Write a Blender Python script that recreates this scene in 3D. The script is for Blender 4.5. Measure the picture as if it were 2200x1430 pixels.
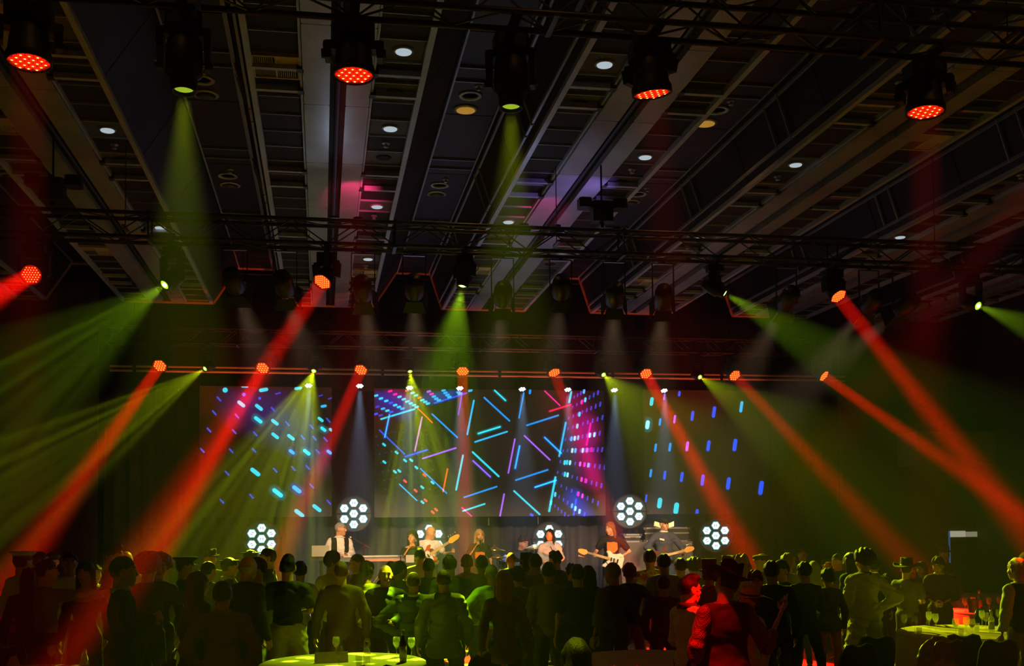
import bpy, bmesh, math, random
import numpy as np
from mathutils import Vector, Matrix
for _o in list(bpy.data.objects): bpy.data.objects.remove(_o)
sc = bpy.context.scene
C = sc.collection
rnd = random.Random(7)
pi = math.pi
# ---------------------------------------------------------------- camera
F = 2340.0; PPX, PPY = 1100.0, 1015.0
def nrm(v):
    v = np.array(v, float); return v/np.linalg.norm(v)
yv = nrm(((692-PPX)/F, (PPY-1132)/F, 1))
xv = np.array(((14700-PPX)/F, (PPY-995)/F, 1.0)); xv = nrm(xv-yv*np.dot(nrm(xv), yv)*np.linalg.norm(xv))
zv = -np.cross(xv, yv)
if zv[1] < 0: zv = -zv
R = np.array([xv, yv, zv])
CAM = np.array((0, 0, 2.15))
def P(px, py, D):
    """the point of the room seen at pixel (px,py) of the 2200x1430 photograph at depth D along the hall"""
    d = R@np.array(((px-PPX)/F, (PPY-py)/F, 1.0)); return Vector(CAM+d*(D/d[1]))
def PZ(px, py, z):
    d = R@np.array(((px-PPX)/F, (PPY-py)/F, 1.0)); return Vector(CAM+d*((z-CAM[2])/d[2]))
cam = bpy.data.cameras.new('camera'); camo = bpy.data.objects.new('camera', cam); C.objects.link(camo); sc.camera = camo
cam.sensor_width = 36; cam.lens = 36*F/2200; cam.shift_y = (PPY-715)/2200; cam.clip_end = 200; cam.clip_start = .05
_r, _u, _f = R[:, 0], R[:, 1], R[:, 2]
camo.matrix_world = Matrix(((_r[0], _u[0], -_f[0], CAM[0]), (_r[1], _u[1], -_f[1], CAM[1]), (_r[2], _u[2], -_f[2], CAM[2]), (0, 0, 0, 1)))
# ---------------------------------------------------------------- world: black night, thin stage haze in the air
w = bpy.data.worlds.new('world'); sc.world = w; w.use_nodes = True; _nt = w.node_tree
_nt.nodes['Background'].inputs[0].default_value = (0, 0, 0, 1); _nt.nodes['Background'].inputs[1].default_value = 0
_vs = _nt.nodes.new('ShaderNodeVolumeScatter'); _vs.inputs['Density'].default_value = 0.006
_vs.inputs['Anisotropy'].default_value = 0.0
_nt.links.new(_vs.outputs[0], _nt.nodes['World Output'].inputs['Volume'])
sc.cycles.volume_bounces = 0; sc.cycles.max_bounces = 5; sc.cycles.diffuse_bounces = 2; sc.cycles.glossy_bounces = 2
sc.cycles.transmission_bounces = 5; sc.cycles.transparent_max_bounces = 16
sc.cycles.sample_clamp_indirect = 3.0; sc.cycles.use_denoising = True
sc.view_settings.view_transform = 'Standard'; sc.view_settings.look = 'None'; sc.view_settings.gamma = 1
sc.view_settings.exposure = 0.0; sc.view_settings.use_curve_mapping = False
# ---------------------------------------------------------------- lamps' light (energies and colours in one place)
RED = (1, .004, .001); GREEN = (.60, .80, .005); GREEN_MID = (.42, .82, .01); WHITE = (.42, .62, 1.0); WARM = (1, .64, .34); PINK = (1, .05, .30); VIOLET = (.32, .2, .9)
E_WASH = 125; E_WASH_MID = 95; E_WASH_FRONT = 7
E_SPOT = 15000; E_SPOT_MID = 5000; E_SPOT_FRONT = 2400
E_PAR = 7000; E_LANTERN = 1250; E_SCREEN = 22; E_AMBER = 16; E_FLOOR = 800
def aim(o, p, q):
    d = (Vector(q)-Vector(p)).normalized()
    o.matrix_world = Matrix.Translation(p)@d.to_track_quat('-Z', 'Y').to_matrix().to_4x4()
def light_wash(p, q, size, spread, col, e):
    l = bpy.data.lights.new('wash_light', 'AREA'); l.shape = 'DISK'; l.size = size; l.spread = math.radians(spread); l.energy = e; l.color = col
    o = bpy.data.objects.new('wash_light', l); C.objects.link(o); aim(o, p, q); return o
def light_spot(p, q, ang, col, e, rad=.03, blend=.3, gobo=None, seed=0.0):
    l = bpy.data.lights.new('spot_light', 'SPOT'); l.energy = e; l.color = col; l.spot_size = math.radians(ang); l.spot_blend = blend; l.shadow_soft_size = rad
    o = bpy.data.objects.new('spot_light', l); C.objects.link(o); aim(o, p, q)
    if gobo:   # the patterned glass in the lamp: light and dark patches across the beam
        l.use_nodes = True; t = l.node_tree; em = t.nodes['Emission']
        tc = t.nodes.new('ShaderNodeTexCoord'); mp = t.nodes.new('ShaderNodeVectorMath'); mp.operation = 'ADD'; mp.inputs[1].default_value = (seed, seed*.7, 0)
        t.links.new(tc.outputs['Normal'], mp.inputs[0])
        nz = t.nodes.new('ShaderNodeTexVoronoi'); nz.inputs['Scale'].default_value = gobo; nz.inputs['Randomness'].default_value = .8
        t.links.new(mp.outputs[0], nz.inputs[0])
        mr = t.nodes.new('ShaderNodeMapRange'); mr.inputs[1].default_value = .20; mr.inputs[2].default_value = .36; mr.inputs[3].default_value = 3.4; mr.inputs[4].default_value = .16
        t.links.new(nz.outputs['Distance'], mr.inputs[0]); t.links.new(mr.outputs[0], em.inputs['Strength'])
    return o
# ---------------------------------------------------------------- materials
MATS = {}
def mat(name, col, rough=.6, metal=0.0, noise=0.0, nscale=8.0, spec=.4, bump=0.0, sheen=0.0):
    if name in MATS: return MATS[name]
    m = bpy.data.materials.new(name); m.use_nodes = True; t = m.node_tree; b = t.nodes['Principled BSDF']
    b.inputs['Base Color'].default_value = (*col, 1); b.inputs['Roughness'].default_value = rough; b.inputs['Metallic'].default_value = metal
    b.inputs['Specular IOR Level'].default_value = spec
    if sheen: b.inputs['Sheen Weight'].default_value = sheen
    if noise or bump:
        tc = t.nodes.new('ShaderNodeTexCoord'); nz = t.nodes.new('ShaderNodeTexNoise'); nz.inputs['Scale'].default_value = nscale; nz.inputs['Detail'].default_value = 4
        t.links.new(tc.outputs['Object'], nz.inputs['Vector'])
        if noise:
            r = t.nodes.new('ShaderNodeMixRGB'); r.inputs[1].default_value = (*[c*(1-noise) for c in col], 1); r.inputs[2].default_value = (*[min(1, c*(1+noise)) for c in col], 1)
            t.links.new(nz.outputs[0], r.inputs[0]); t.links.new(r.outputs[0], b.inputs['Base Color'])
        if bump:
            bp = t.nodes.new('ShaderNodeBump'); bp.inputs['Strength'].default_value = bump; bp.inputs['Distance'].default_value = .02
            t.links.new(nz.outputs[0], bp.inputs['Height']); t.links.new(bp.outputs[0], b.inputs['Normal'])
    MATS[name] = m; return m
def emit(name, col, s):
    if name in MATS: return MATS[name]
    m = bpy.data.materials.new(name); m.use_nodes = True; t = m.node_tree; b = t.nodes['Principled BSDF']
    b.inputs['Base Color'].default_value = (.02, .02, .02, 1)
    b.inputs['Emission Color'].default_value = (*col, 1); b.inputs['Emission Strength'].default_value = s
    m.cycles.emission_sampling = 'NONE'
    MATS[name] = m; return m
def glass(name, col=(1, 1, 1), alpha=.25, rough=.03):
    if name in MATS: return MATS[name]
    m = bpy.data.materials.new(name); m.use_nodes = True; t = m.node_tree; b = t.nodes['Principled BSDF']
    b.inputs['Base Color'].default_value = (*col, 1); b.inputs['Roughness'].default_value = rough; b.inputs['Specular IOR Level'].default_value = 1.0
    tr = t.nodes.new('ShaderNodeBsdfTransparent'); tr.inputs[0].default_value = (*[.5+.5*c for c in col], 1); mx = t.nodes.new('ShaderNodeMixShader'); mx.inputs[0].default_value = alpha
    t.links.new(tr.outputs[0], mx.inputs[1]); t.links.new(b.outputs[0], mx.inputs[2]); t.links.new(mx.outputs[0], t.nodes['Material Output'].inputs[0])
    MATS[name] = m; return m
def pattern(name, kind, c1, c2, scale, rough=.7):
    if name in MATS: return MATS[name]
    m = bpy.data.materials.new(name); m.use_nodes = True; t = m.node_tree; b = t.nodes['Principled BSDF']; b.inputs['Roughness'].default_value = rough
    tc = t.nodes.new('ShaderNodeTexCoord')
    if kind == 'check':
        n = t.nodes.new('ShaderNodeTexChecker'); n.inputs['Scale'].default_value = scale; n.inputs[1].default_value = (*c1, 1); n.inputs[2].default_value = (*c2, 1); t.links.new(tc.outputs['Object'], n.inputs[0]); out = n.outputs[0]
    else:
        if kind == 'stripe':
            n = t.nodes.new('ShaderNodeTexWave'); n.bands_direction = 'Z'; n.inputs['Scale'].default_value = scale
        elif kind == 'flower':
            n = t.nodes.new('ShaderNodeTexNoise'); n.inputs['Scale'].default_value = scale
        else:
            n = t.nodes.new('ShaderNodeTexVoronoi'); n.inputs['Scale'].default_value = scale
        t.links.new(tc.outputs['Object'], n.inputs[0])
        mr = t.nodes.new('ShaderNodeMapRange'); mr.inputs[1].default_value = .48; mr.inputs[2].default_value = .54; t.links.new(n.outputs[0], mr.inputs[0])
        r = t.nodes.new('ShaderNodeMixRGB'); r.inputs[1].default_value = (*c1, 1); r.inputs[2].default_value = (*c2, 1); t.links.new(mr.outputs[0], r.inputs[0]); out = r.outputs[0]
    t.links.new(out, b.inputs['Base Color']); MATS[name] = m; return m
BLACK = mat('black_metal', (.012, .012, .013), .42, .0, .2, 30)
SATIN = mat('black_plastic', (.016, .016, .018), .5)
ALU = mat('aluminium', (.32, .31, .30), .38, .9, .15, 12)
CHROME = mat('chrome', (.6, .6, .6), .2, 1.0)
# ---------------------------------------------------------------- mesh helpers
class MB:
    def __init__(s): s.v = []; s.f = []; s.m = []; s.mats = []
    def mi(s, m):
        if m not in s.mats: s.mats.append(m)
        return s.mats.index(m)
    def add(s, vs, fs, m):
        k = len(s.v); i = s.mi(m); s.v.extend([tuple(v) for v in vs]); s.f.extend([tuple(k+a for a in f) for f in fs]); s.m.extend([i]*len(fs)); return s
    def box(s, lo, hi, m):
        x0, y0, z0 = lo; x1, y1, z1 = hi
        return s.add([(x0, y0, z0), (x1, y0, z0), (x1, y1, z0), (x0, y1, z0), (x0, y0, z1), (x1, y0, z1), (x1, y1, z1), (x0, y1, z1)],
                     [(0, 3, 2, 1), (4, 5, 6, 7), (0, 1, 5, 4), (1, 2, 6, 5), (2, 3, 7, 6), (3, 0, 4, 7)], m)
    def bbox(s, lo, hi, m, b=.01):    # box with bevelled edges along z
        x0, y0, z0 = lo; x1, y1, z1 = hi
        pts = [(x0+b, y0), (x1-b, y0), (x1, y0+b), (x1, y1-b), (x1-b, y1), (x0+b, y1), (x0, y1-b), (x0, y0+b)]
        return s.prism(pts, z0, z1, m)
    def prism(s, pts, z0, z1, m):
        n = len(pts)
        return s.add([(x, y, z0) for x, y in pts]+[(x, y, z1) for x, y in pts], [tuple(range(n-1, -1, -1)), tuple(range(n, 2*n))]+[(i, (i+1) % n, n+(i+1) % n, n+i) for i in range(n)], m)
    def tube(s, a, b, r, m, n=8, r2=None, cap=True):
        a = Vector(a); b = Vector(b); d = (b-a)
        if d.length < 1e-6: return s
        q = d.to_track_quat('Z', 'Y'); r2 = r if r2 is None else r2; vs = []
        for p, rr in ((a, r), (b, r2)):
            for i in range(n):
                t = 2*pi*i/n; vs.append(p+q@Vector((math.cos(t)*rr, math.sin(t)*rr, 0)))
        fs = [(i, (i+1) % n, n+(i+1) % n, n+i) for i in range(n)]
        if cap: fs += [tuple(range(n-1, -1, -1)), tuple(range(n, 2*n))]
        return s.add(vs, fs, m)
    def path(s, pts, r, m, n=6):
        pts = [Vector(p) for p in pts]; vs = []; fs = []
        for k, p in enumerate(pts):
            d = (pts[min(k+1, len(pts)-1)]-pts[max(k-1, 0)]); q = d.to_track_quat('Z', 'Y'); rr = r[k] if isinstance(r, (list, tuple)) else r
            for i in range(n):
                t = 2*pi*i/n; vs.append(p+q@Vector((math.cos(t)*rr, math.sin(t)*rr, 0)))
        for k in range(len(pts)-1):
            for i in range(n): fs.append((k*n+i, k*n+(i+1) % n, (k+1)*n+(i+1) % n, (k+1)*n+i))
        L = (len(pts)-1)*n; fs += [tuple(range(n-1, -1, -1)), tuple(range(L, L+n))]
        return s.add(vs, fs, m)
    def lathe(s, prof, m, n=16, o=(0, 0, 0), sx=1, sy=1, ax='z'):
        vs = []; fs = []; o = Vector(o)
        for r, z in prof:
            for i in range(n):
                t = 2*pi*i/n; p = (math.cos(t)*r*sx, math.sin(t)*r*sy, z)
                if ax == 'y': p = (p[0], z, p[1])
                vs.append(o+Vector(p))
        for k in range(len(prof)-1):
            for i in range(n): fs.append((k*n+i, k*n+(i+1) % n, (k+1)*n+(i+1) % n, (k+1)*n+i))
        L = (len(prof)-1)*n
        if prof[0][0] > 1e-4: fs.append(tuple(range(n-1, -1, -1)))
        if prof[-1][0] > 1e-4: fs.append(tuple(range(L, L+n)))
        return s.add(vs, fs, m)
    def ball(s, c, r, m, n=10, k=6):
        rx, ry, rz = r if isinstance(r, (tuple, list)) else (r, r, r); vs = []; fs = []
        for j in range(k+1):
            a = -pi/2+pi*j/k
            for i in range(n):
                t = 2*pi*i/n; vs.append((c[0]+rx*math.cos(a)*math.cos(t), c[1]+ry*math.cos(a)*math.sin(t), c[2]+rz*math.sin(a)))
        for j in range(k):
            for i in range(n): fs.append((j*n+i, j*n+(i+1) % n, (j+1)*n+(i+1) % n, (j+1)*n+i))
        return s.add(vs, fs, m)
    def mesh(s, name, smooth=False):
        me = bpy.data.meshes.new(name); me.from_pydata(s.v, [], s.f); me.polygons.foreach_set('material_index', s.m)
        for m in s.mats: me.materials.append(m)
        if smooth: me.polygons.foreach_set('use_smooth', [True]*len(s.f))
        me.update(); return me
def link(name, me, parent=None, loc=None, rot=None, label=None):
    o = bpy.data.objects.new(name, me); C.objects.link(o)
    if parent: o.parent = parent
    if loc is not None: o.location = loc
    if rot is not None: o.rotation_euler = rot
    if label: o['label'] = label
    return o
def build(mb, name, parent=None, loc=None, rot=None, label=None, smooth=False): return link(name, mb.mesh(name, smooth), parent, loc, rot, label)
def thing(name, label, cat, loc=(0, 0, 0), rz=0, group=None, me=None):
    o = bpy.data.objects.new(name, me); C.objects.link(o); o.location = loc; o.rotation_euler = (0, 0, rz); o['label'] = label; o['category'] = cat
    if group: o['group'] = group
    return o
def struct(name, me=None):
    o = bpy.data.objects.new(name, me); C.objects.link(o); o['kind'] = 'structure'; return o
# ================================================================ the hall
CARPET = mat('carpet', (.055, .028, .024), .9, 0, .5, 3)
WALL = mat('wall_paint', (.07, .035, .03), .7, 0, .15, 2)
DRAPE = mat('stage_drape', (.085, .075, .078), .85, 0, .15, 6)
DARK = mat('black_drape', (.006, .006, .007), .9)
XL, XR, YB = -10.5, 15.0, -4.0
struct('floor', MB().box((XL, YB, -.1), (XR, 26, 0), CARPET).mesh('floor'))
_f = MB().box((2.0, 12.8, 0), (8.0, 20.2, .012), mat('dance_floor', (.11, .07, .05), .35, 0, .2, 3)); build(_f, 'dance_floor', bpy.data.objects['floor'])
WY = 23.2
wb = struct('wall_back', MB().box((XL, 25.2, 0), (XR, 25.4, 9), DARK).mesh('wall_back'))
xl0 = P(208, 1100, WY).x; xr0 = P(1812, 1100, WY).x
wl = struct('wall_stage_left'); wr = struct('wall_stage_right')
zj = [0, 1.05, 2.52, 4.0, 5.45, 7.2]
for i in range(5):       # wall panels either side of the stage, joints recessed
    k = 0; x = xl0
    while x > XL:
        x2 = max(XL, x-2.4); build(MB().bbox((x2+.006, WY, zj[i]+.006), (x-.006, WY+.15, zj[i+1]-.006), WALL, .004), 'panel', wl); x = x2
    x = xr0
    while x < XR:
        x2 = min(XR, x+2.4); build(MB().bbox((x+.006, WY, zj[i]+.006), (x2-.006, WY+.15, zj[i+1]-.006), WALL, .004), 'panel', wr); x = x2
build(MB().box((XL, WY+.15, 0), (xl0-.05, WY+.3, 9), DARK), 'backing', wl); build(MB().box((xr0+.05, WY+.15, 0), (XR, WY+.3, 9), DARK), 'backing', wr)
struct('wall_left', MB().box((XL-.2, YB, 0), (XL, 26, 9), WALL).mesh('wall_left'))
struct('wall_right', MB().box((XR, YB, 0), (XR+.2, 26, 9), WALL).mesh('wall_right'))
struct('wall_front', MB().box((XL, YB-.2, 0), (XR, YB, 9), WALL).mesh('wall_front'))
# pleated drapes behind the stage
def drape(name, x0, x1, y, z0, z1, m, label, amp=.05, pitch=.33):
    n = int((x1-x0)/.04); vs = []; fs = []
    for i in range(n+1):
        x = x0+(x1-x0)*i/n; t = x/pitch*2*pi; o = amp*(math.sin(t)+.35*math.sin(2.3*t+1)+.25*math.sin(.37*t))
        for dz in (0, .01):
            pass
        vs += [(x, y+o, z0), (x, y+o, z1), (x, y+o+.012, z0), (x, y+o+.012, z1)]
    for i in range(n):
        a = 4*i; b = a+4; fs += [(a, b, b+1, a+1), (a+2, a+3, b+3, b+2), (a, a+2, b+2, b), (a+1, b+1, b+3, a+3)]
    o = thing(name, label, 'curtain', me=None); o.data is None
    mb = MB().add(vs, fs, m); me = mb.mesh(name, True); c = link('cloth', me, o)
    build(MB().tube((x0, y, z1+.02), (x1, y, z1+.02), .025, BLACK), 'curtain_rail', o); return o
SD = 23.6      # depth of the led walls
drape('stage_curtain', xl0-.1, xr0+.1, 24.45, .45, 5.75, DRAPE, 'tall grey pleated drape across the whole back of the stage')
drape('black_border', XL, XR, 23.9, 5.12, 7.6, DARK, 'black border drape hiding the stage roof above the led walls', .02, .5)
# soffit, door and sign on the right
sy = 22.3; sx = P(1972, 960, sy).x; s0 = P(1972, 998, sy).z; s1 = P(1972, 926, sy).z
so = struct('trim_1'); build(MB().box((sx, sy, s0), (XR, WY, s1), mat('soffit', (.22, .17, .10), .8)), 'soffit_box', so)
build(MB().box((sx-.04, sy-.03, s1), (XR, WY, s1+.1), DARK), 'ledge', so)
dy = WY-.06; dx0 = P(2043, 1140, dy).x; dx1 = P(2100, 1140, dy).x; dz = P(2060, 1153, dy).z; dz1 = P(2060, 1140, dy).z
dd = struct('door_1'); build(MB().box((dx0, dy+.02, 0), (dx1+.5, dy+.06, dz), mat('door_leaf', (.03, .028, .022), .6)), 'door_leaf', dd)
build(MB().box((dx0, dy-.02, dz), (dx1-.32, dy+.06, dz1), emit('corridor_light', (1, .93, .7), .33)), 'transom_pane', dd)
build(MB().box((dx1-.31, dy-.02, dz), (dx1, dy+.06, dz1-.02), emit('corridor_light_dim', (1, .93, .6), .2)), 'transom_pane', dd)
build(MB().box((dx0-.09, dy-.01, .9), (dx0-.03, dy+.06, dz1), emit('blue_gap', (.08, .25, .6), .22)), 'door_gap', dd)
build(MB().box((dx0-.2, dy-.03, 0), (dx0-.09, dy+.06, dz1+.1), WALL), 'door_frame', dd)
# ---- ceiling: flat strips with tiles, rails and steel beams; raised vaults between
ZC = 6.75; PER = 3.22; C0 = .16; Y0, Y1 = 5.2, 22.6; RISE = .73
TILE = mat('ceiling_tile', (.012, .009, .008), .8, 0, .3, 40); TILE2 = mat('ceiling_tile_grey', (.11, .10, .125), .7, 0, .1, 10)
RAIL = mat('ceiling_rail', (.56, .57, .64), .45, .3, .2, 6); STEEL = mat('ceiling_beam', (.44, .44, .47), .4, .4, .45, 1.7)
VAULT = mat('vault_panel', (.012, .010, .012), .6, 0, .2, 5); LADDER = mat('vault_frame', (.36, .38, .5), .45, .3)
LAMP = emit('house_lamp', (.75, .9, 1), .55); AMBER = emit('amber_lamp', (1, .5, .06), .38); HOLE = mat('hole', (.004, .004, .004), .8); GRILLE = mat('grille', (.75, .56, .26), .5)
def tile_mesh(m, w=.455, l=.505):
    b = MB(); b.add([(-w/2, -l/2, .0), (w/2, -l/2, 0), (w/2, l/2, 0), (-w/2, l/2, 0), (-w/2+.01, -l/2+.01, -.012), (w/2-.01, -l/2+.01, -.012), (w/2-.01, l/2-.01, -.012), (-w/2+.01, l/2-.01, -.012)],
          [(4, 7, 6, 5), (0, 4, 5, 1), (1, 5, 6, 2), (2, 6, 7, 3), (3, 7, 4, 0)], m); return b.mesh('ceiling_tile')
TM, TM2 = tile_mesh(TILE), tile_mesh(TILE2)
LM = MB().lathe([(.0, -.035), (.075, -.03), (.082, -.015)], LAMP, 18).lathe([(.083, -.02), (.1, -.016), (.1, 0)], RAIL, 18).mesh('downlight', True)
SPM = MB().lathe([(0, -.06), (.03, -.055), (.03, -.03), (.012, -.03), (.012, -.012), (.05, -.01), (.05, 0)], RAIL, 10).mesh('sprinkler', True)
HM = MB().lathe([(0, -.013), (.085, -.013), (.1, -.002)], HOLE, 16).mesh('speaker_hole')
AM = MB().lathe([(0, -.032), (.12, -.026)], AMBER, 20).lathe([(.121, -.02), (.16, -.012), (.16, 0)], RAIL, 20).mesh('amber_downlight', True)
AMD = MB().lathe([(0, -.032), (.12, -.026)], TILE2, 20).lathe([(.121, -.02), (.16, -.012), (.16, 0)], RAIL, 20).mesh('amber_downlight', True)
RM = MB().lathe([(.10, 0), (.10, -.015), (.15, -.015), (.15, 0)], RAIL, 20).mesh('ring_light', True)
def vent(parent, x, y, z):
    v = link('vent', MB().box((-.235, -.27, -.02), (.235, -.245, .02), GRILLE).box((-.235, .245, -.02), (.235, .27, .02), GRILLE).box((-.235, -.245, -.02), (-.21, .245, .02), GRILLE).box((.21, -.245, -.02), (.235, .245, .02), GRILLE)
             .box((-.01, -.245, -.015), (.01, .245, .01), GRILLE).mesh('vent'), parent, (x, y, z))
    build(MB().box((.012, -.245, -.012), (.208, 0, -.004), GRILLE), 'flap', v); build(MB().box((-.208, 0, -.008), (-.012, .245, .0), mat('flap_dark', (.12, .09, .05), .6)), 'flap', v)
    for q in range(9):
        build(MB().box((-.2+q*.02, -.24, -.012), (-.192+q*.02, -.005, .006), GRILLE), 'slat', v); build(MB().box((.02+q*.02, .005, -.012), (.028+q*.02, .24, .006), GRILLE), 'slat', v)
LAMPS = {(0, 1): [10.2, 12.35, 15.6, 18.8], (1, 0): [10.5, 15.9], (1, 1): [12.9, 17.6], (2, 0): [10.1, 13.2, 16.5], (-1, 1): [9.5, 13.1, 17.0], (-2, 1): [12, 16], (3, 0): [12.5, 16]}
VENTS = {(0, 0): [11.12], (1, 1): [15.2], (2, 1): [12.0], (-1, 0): [12.9, 18.5], (-2, 1): [14.2], (0, 1): [19.6], (1, 0): [19.4], (2, 0): [19.9]}
for k in range(-3, 5):
    c = C0+PER*k; root = struct('ceiling'); root.location = (c, 0, ZC)
    near = abs(k) <= 2
    if k == -3: build(MB().box((-1.6, YB, .02), (.9, Y1, .1), TILE), 'slab', root)
    build(MB().box((-.9, Y0-9, .03), (-.36, Y1, .1), DARK).box((.36, Y0-9, .03), (.9, Y1, .1), DARK), 'slab', root)
    for s, side in ((-1, 0), (1, 1)):
        xm = s*.605; y = 7.0; i = 0; ls = LAMPS.get((k, side), []); vs_ = VENTS.get((k, side), [])
        while y < Y1-.3:
            yc = y+.26
            if any(abs(yc-v) < .27 for v in vs_): vent(root, xm, yc, .0)
            else:
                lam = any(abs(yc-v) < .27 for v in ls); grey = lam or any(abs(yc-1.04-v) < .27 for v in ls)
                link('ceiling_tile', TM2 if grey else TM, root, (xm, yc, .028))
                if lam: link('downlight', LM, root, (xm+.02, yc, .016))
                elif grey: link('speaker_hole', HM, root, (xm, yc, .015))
                elif any(abs(yc-.52-v) < .27 for v in ls): link('sprinkler', SPM, root, (xm, yc, .016))
            y += .52; i += 1
        r1 = MB().box((s*.86-.03, 6.6, -.05), (s*.86+.03, Y1, .03), RAIL); build(r1, 'edge_rail', root)
        build(MB().box((s*.365-.012, 6.6, -.03), (s*.365+.012, Y1, .03), RAIL), 'inner_rail', root)
        cr = MB()
        for q in range(31):
            cr.box((xm-.225, 7.0+q*.52-.006, -.004), (xm+.225, 7.0+q*.52+.006, .02), RAIL)
        o = build(cr, 'tile_joint', root); o['kind'] = 'stuff'
        for yy in (7.6, 8.3, 10.85, 11.4, 14.03, 14.65, 17.2, 17.8, 20.4, 21.0):
            build(MB().box((xm-.235, yy-.03, -.055), (xm+.235, yy+.03, .0), RAIL), 'cross_rail', root)
            build(MB().box((s*.37-.035, yy-.05, -.06), (s*.37+.035, yy+.05, .0), BLACK), 'bracket', root)
    for x0, x1 in ((-.345, -.075), (.095, .345)):
        y = 6.0
        while y < Y1-.1:
            y2 = min(Y1, y+1.9); build(MB().bbox((x0, y+.004, -.06), (x1, y2-.004, .03), STEEL, .012), 'beam_panel', root); y = y2
    build(MB().box((-.075, 6, .04), (.095, Y1, .12), HOLE).tube((.01, 6, .01), (.01, Y1, .01), .03, BLACK), 'pipe', root)
    # vault to the right of this strip
    xs = [.89, 1.37, 2.09, 2.33]; zs = [0, RISE, RISE, 0]
    for a, b, nm in ((0, 1, 'vault_side'), (1, 2, 'vault_top'), (2, 3, 'vault_side')):
        y = 6.6
        dx, dz_ = xs[b]-xs[a], zs[b]-zs[a]; L = math.hypot(dx, dz_); nx, nz = -dz_/L, dx/L
        while y < Y1-.1:
            y2 = min(Y1, y+2.4); g = .01; pa = (xs[a]+dx*g, zs[a]+dz_*g); pb = (xs[b]-dx*g, zs[b]-dz_*g)
            vv = [(pa[0], y+.012, pa[1]), (pb[0], y+.012, pb[1]), (pb[0], y2-.012, pb[1]), (pa[0], y2-.012, pa[1])]; vv += [(p[0]+nx*.05, p[1], p[2]+nz*.05) for p in vv]
            build(MB().add(vv, [(0, 3, 2, 1), (4, 5, 6, 7), (0, 1, 5, 4), (1, 2, 6, 5), (2, 3, 7, 6), (3, 0, 4, 7)], VAULT), nm, root); y = y2
        build(MB().add([(xs[a]+nx*.06, Y0-9, zs[a]+nz*.06), (xs[b]+nx*.06, Y0-9, zs[b]+nz*.06), (xs[b]+nx*.06, Y1, zs[b]+nz*.06), (xs[a]+nx*.06, Y1, zs[a]+nz*.06)], [(0, 3, 2, 1)], DARK), 'vault_backing', root)
    # thin frames along the vault top and the ladder on its slope
    for xx in (1.40, 2.06): build(MB().box((xx-.012, 6.6, RISE-.03), (xx+.012, Y1, RISE-.002), LADDER), 'top_frame', root)
    for t in (.16, .86):
        xx = 2.09+.24*t; zz = RISE*(1-t); build(MB().box((xx-.04, 6.6, zz-.02), (xx-.012, Y1, zz+.02), LADDER), 'slope_rail', root)
    for yy in (9.1, 9.5, 12.3, 12.7, 15.5, 15.9, 18.7, 19.1):
        a = Vector((2.09+.24*.12-.03, yy, RISE*.88)); b_ = Vector((2.09+.24*.9-.03, yy, RISE*.1)); build(MB().tube(a, b_, .02, LADDER, 6), 'slope_rib', root)
        build(MB().box((1.40, yy-.012, RISE-.028), (2.06, yy+.012, RISE-.004), LADDER), 'top_rib', root)
    for yy in (2.8, 6.4, 10.0, 13.6, 17.2):  # the lit rows out of view are added as warm fill for the crowd
        if (yy < 9 and -1 <= k <= 2) or (yy == 13.6 and k in (0, 1)): light_spot(Vector((c+1.66, yy, ZC+RISE-.05)), Vector((c+1.66, yy, 0)), 125, (1, .45, .10), E_AMBER, .1, 1.0)
        link('amber_downlight', AM if (yy < 9 and -1 <= k <= 2) or (yy == 13.6 and k in (0, 1)) else AMD, root, (1.66, yy, RISE)); link('ring_light', RM, root, (1.66, yy-.45, RISE)); link('sprinkler', SPM, root, (1.72, yy-.75, RISE))
    # end moulding of the profile
    em_ = MB(); MOULD_GLOW = mat('end_moulding', (.42, .16, .07), .5)  # orange stage light on the moulding is put into its colour
    prof = [(-.9, 0), (.89, 0), (1.37, RISE), (2.09, RISE), (2.33, 0)]
    for (xa, za), (xb, zb) in zip(prof[:-1], prof[1:]): em_.tube((xa, Y1+.04, za-.03), (xb, Y1+.04, zb-.03), .035, MOULD_GLOW, 6)
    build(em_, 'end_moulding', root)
struct('ceiling', MB().box((XL, YB, ZC+1.0), (XR, 26, ZC+1.1), DARK).mesh('ceiling'))
# ---- stage deck
SZ = .45
st = struct('floor_stage', MB().box((P(215, 1200, 20).x, 19.9, SZ-.06), (P(1810, 1200, 20).x, 25.2, SZ), mat('stage_deck', (.03, .028, .028), .55)).mesh('floor_stage'))
x = P(215, 1200, 20).x
while x < P(1810, 1200, 20).x-.1:
    x2 = min(x+1.0, P(1810, 1200, 20).x); build(MB().box((x+.004, 19.86, 0), (x2-.004, 19.9, SZ-.06), DARK), 'skirt_panel', st); x = x2
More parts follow.
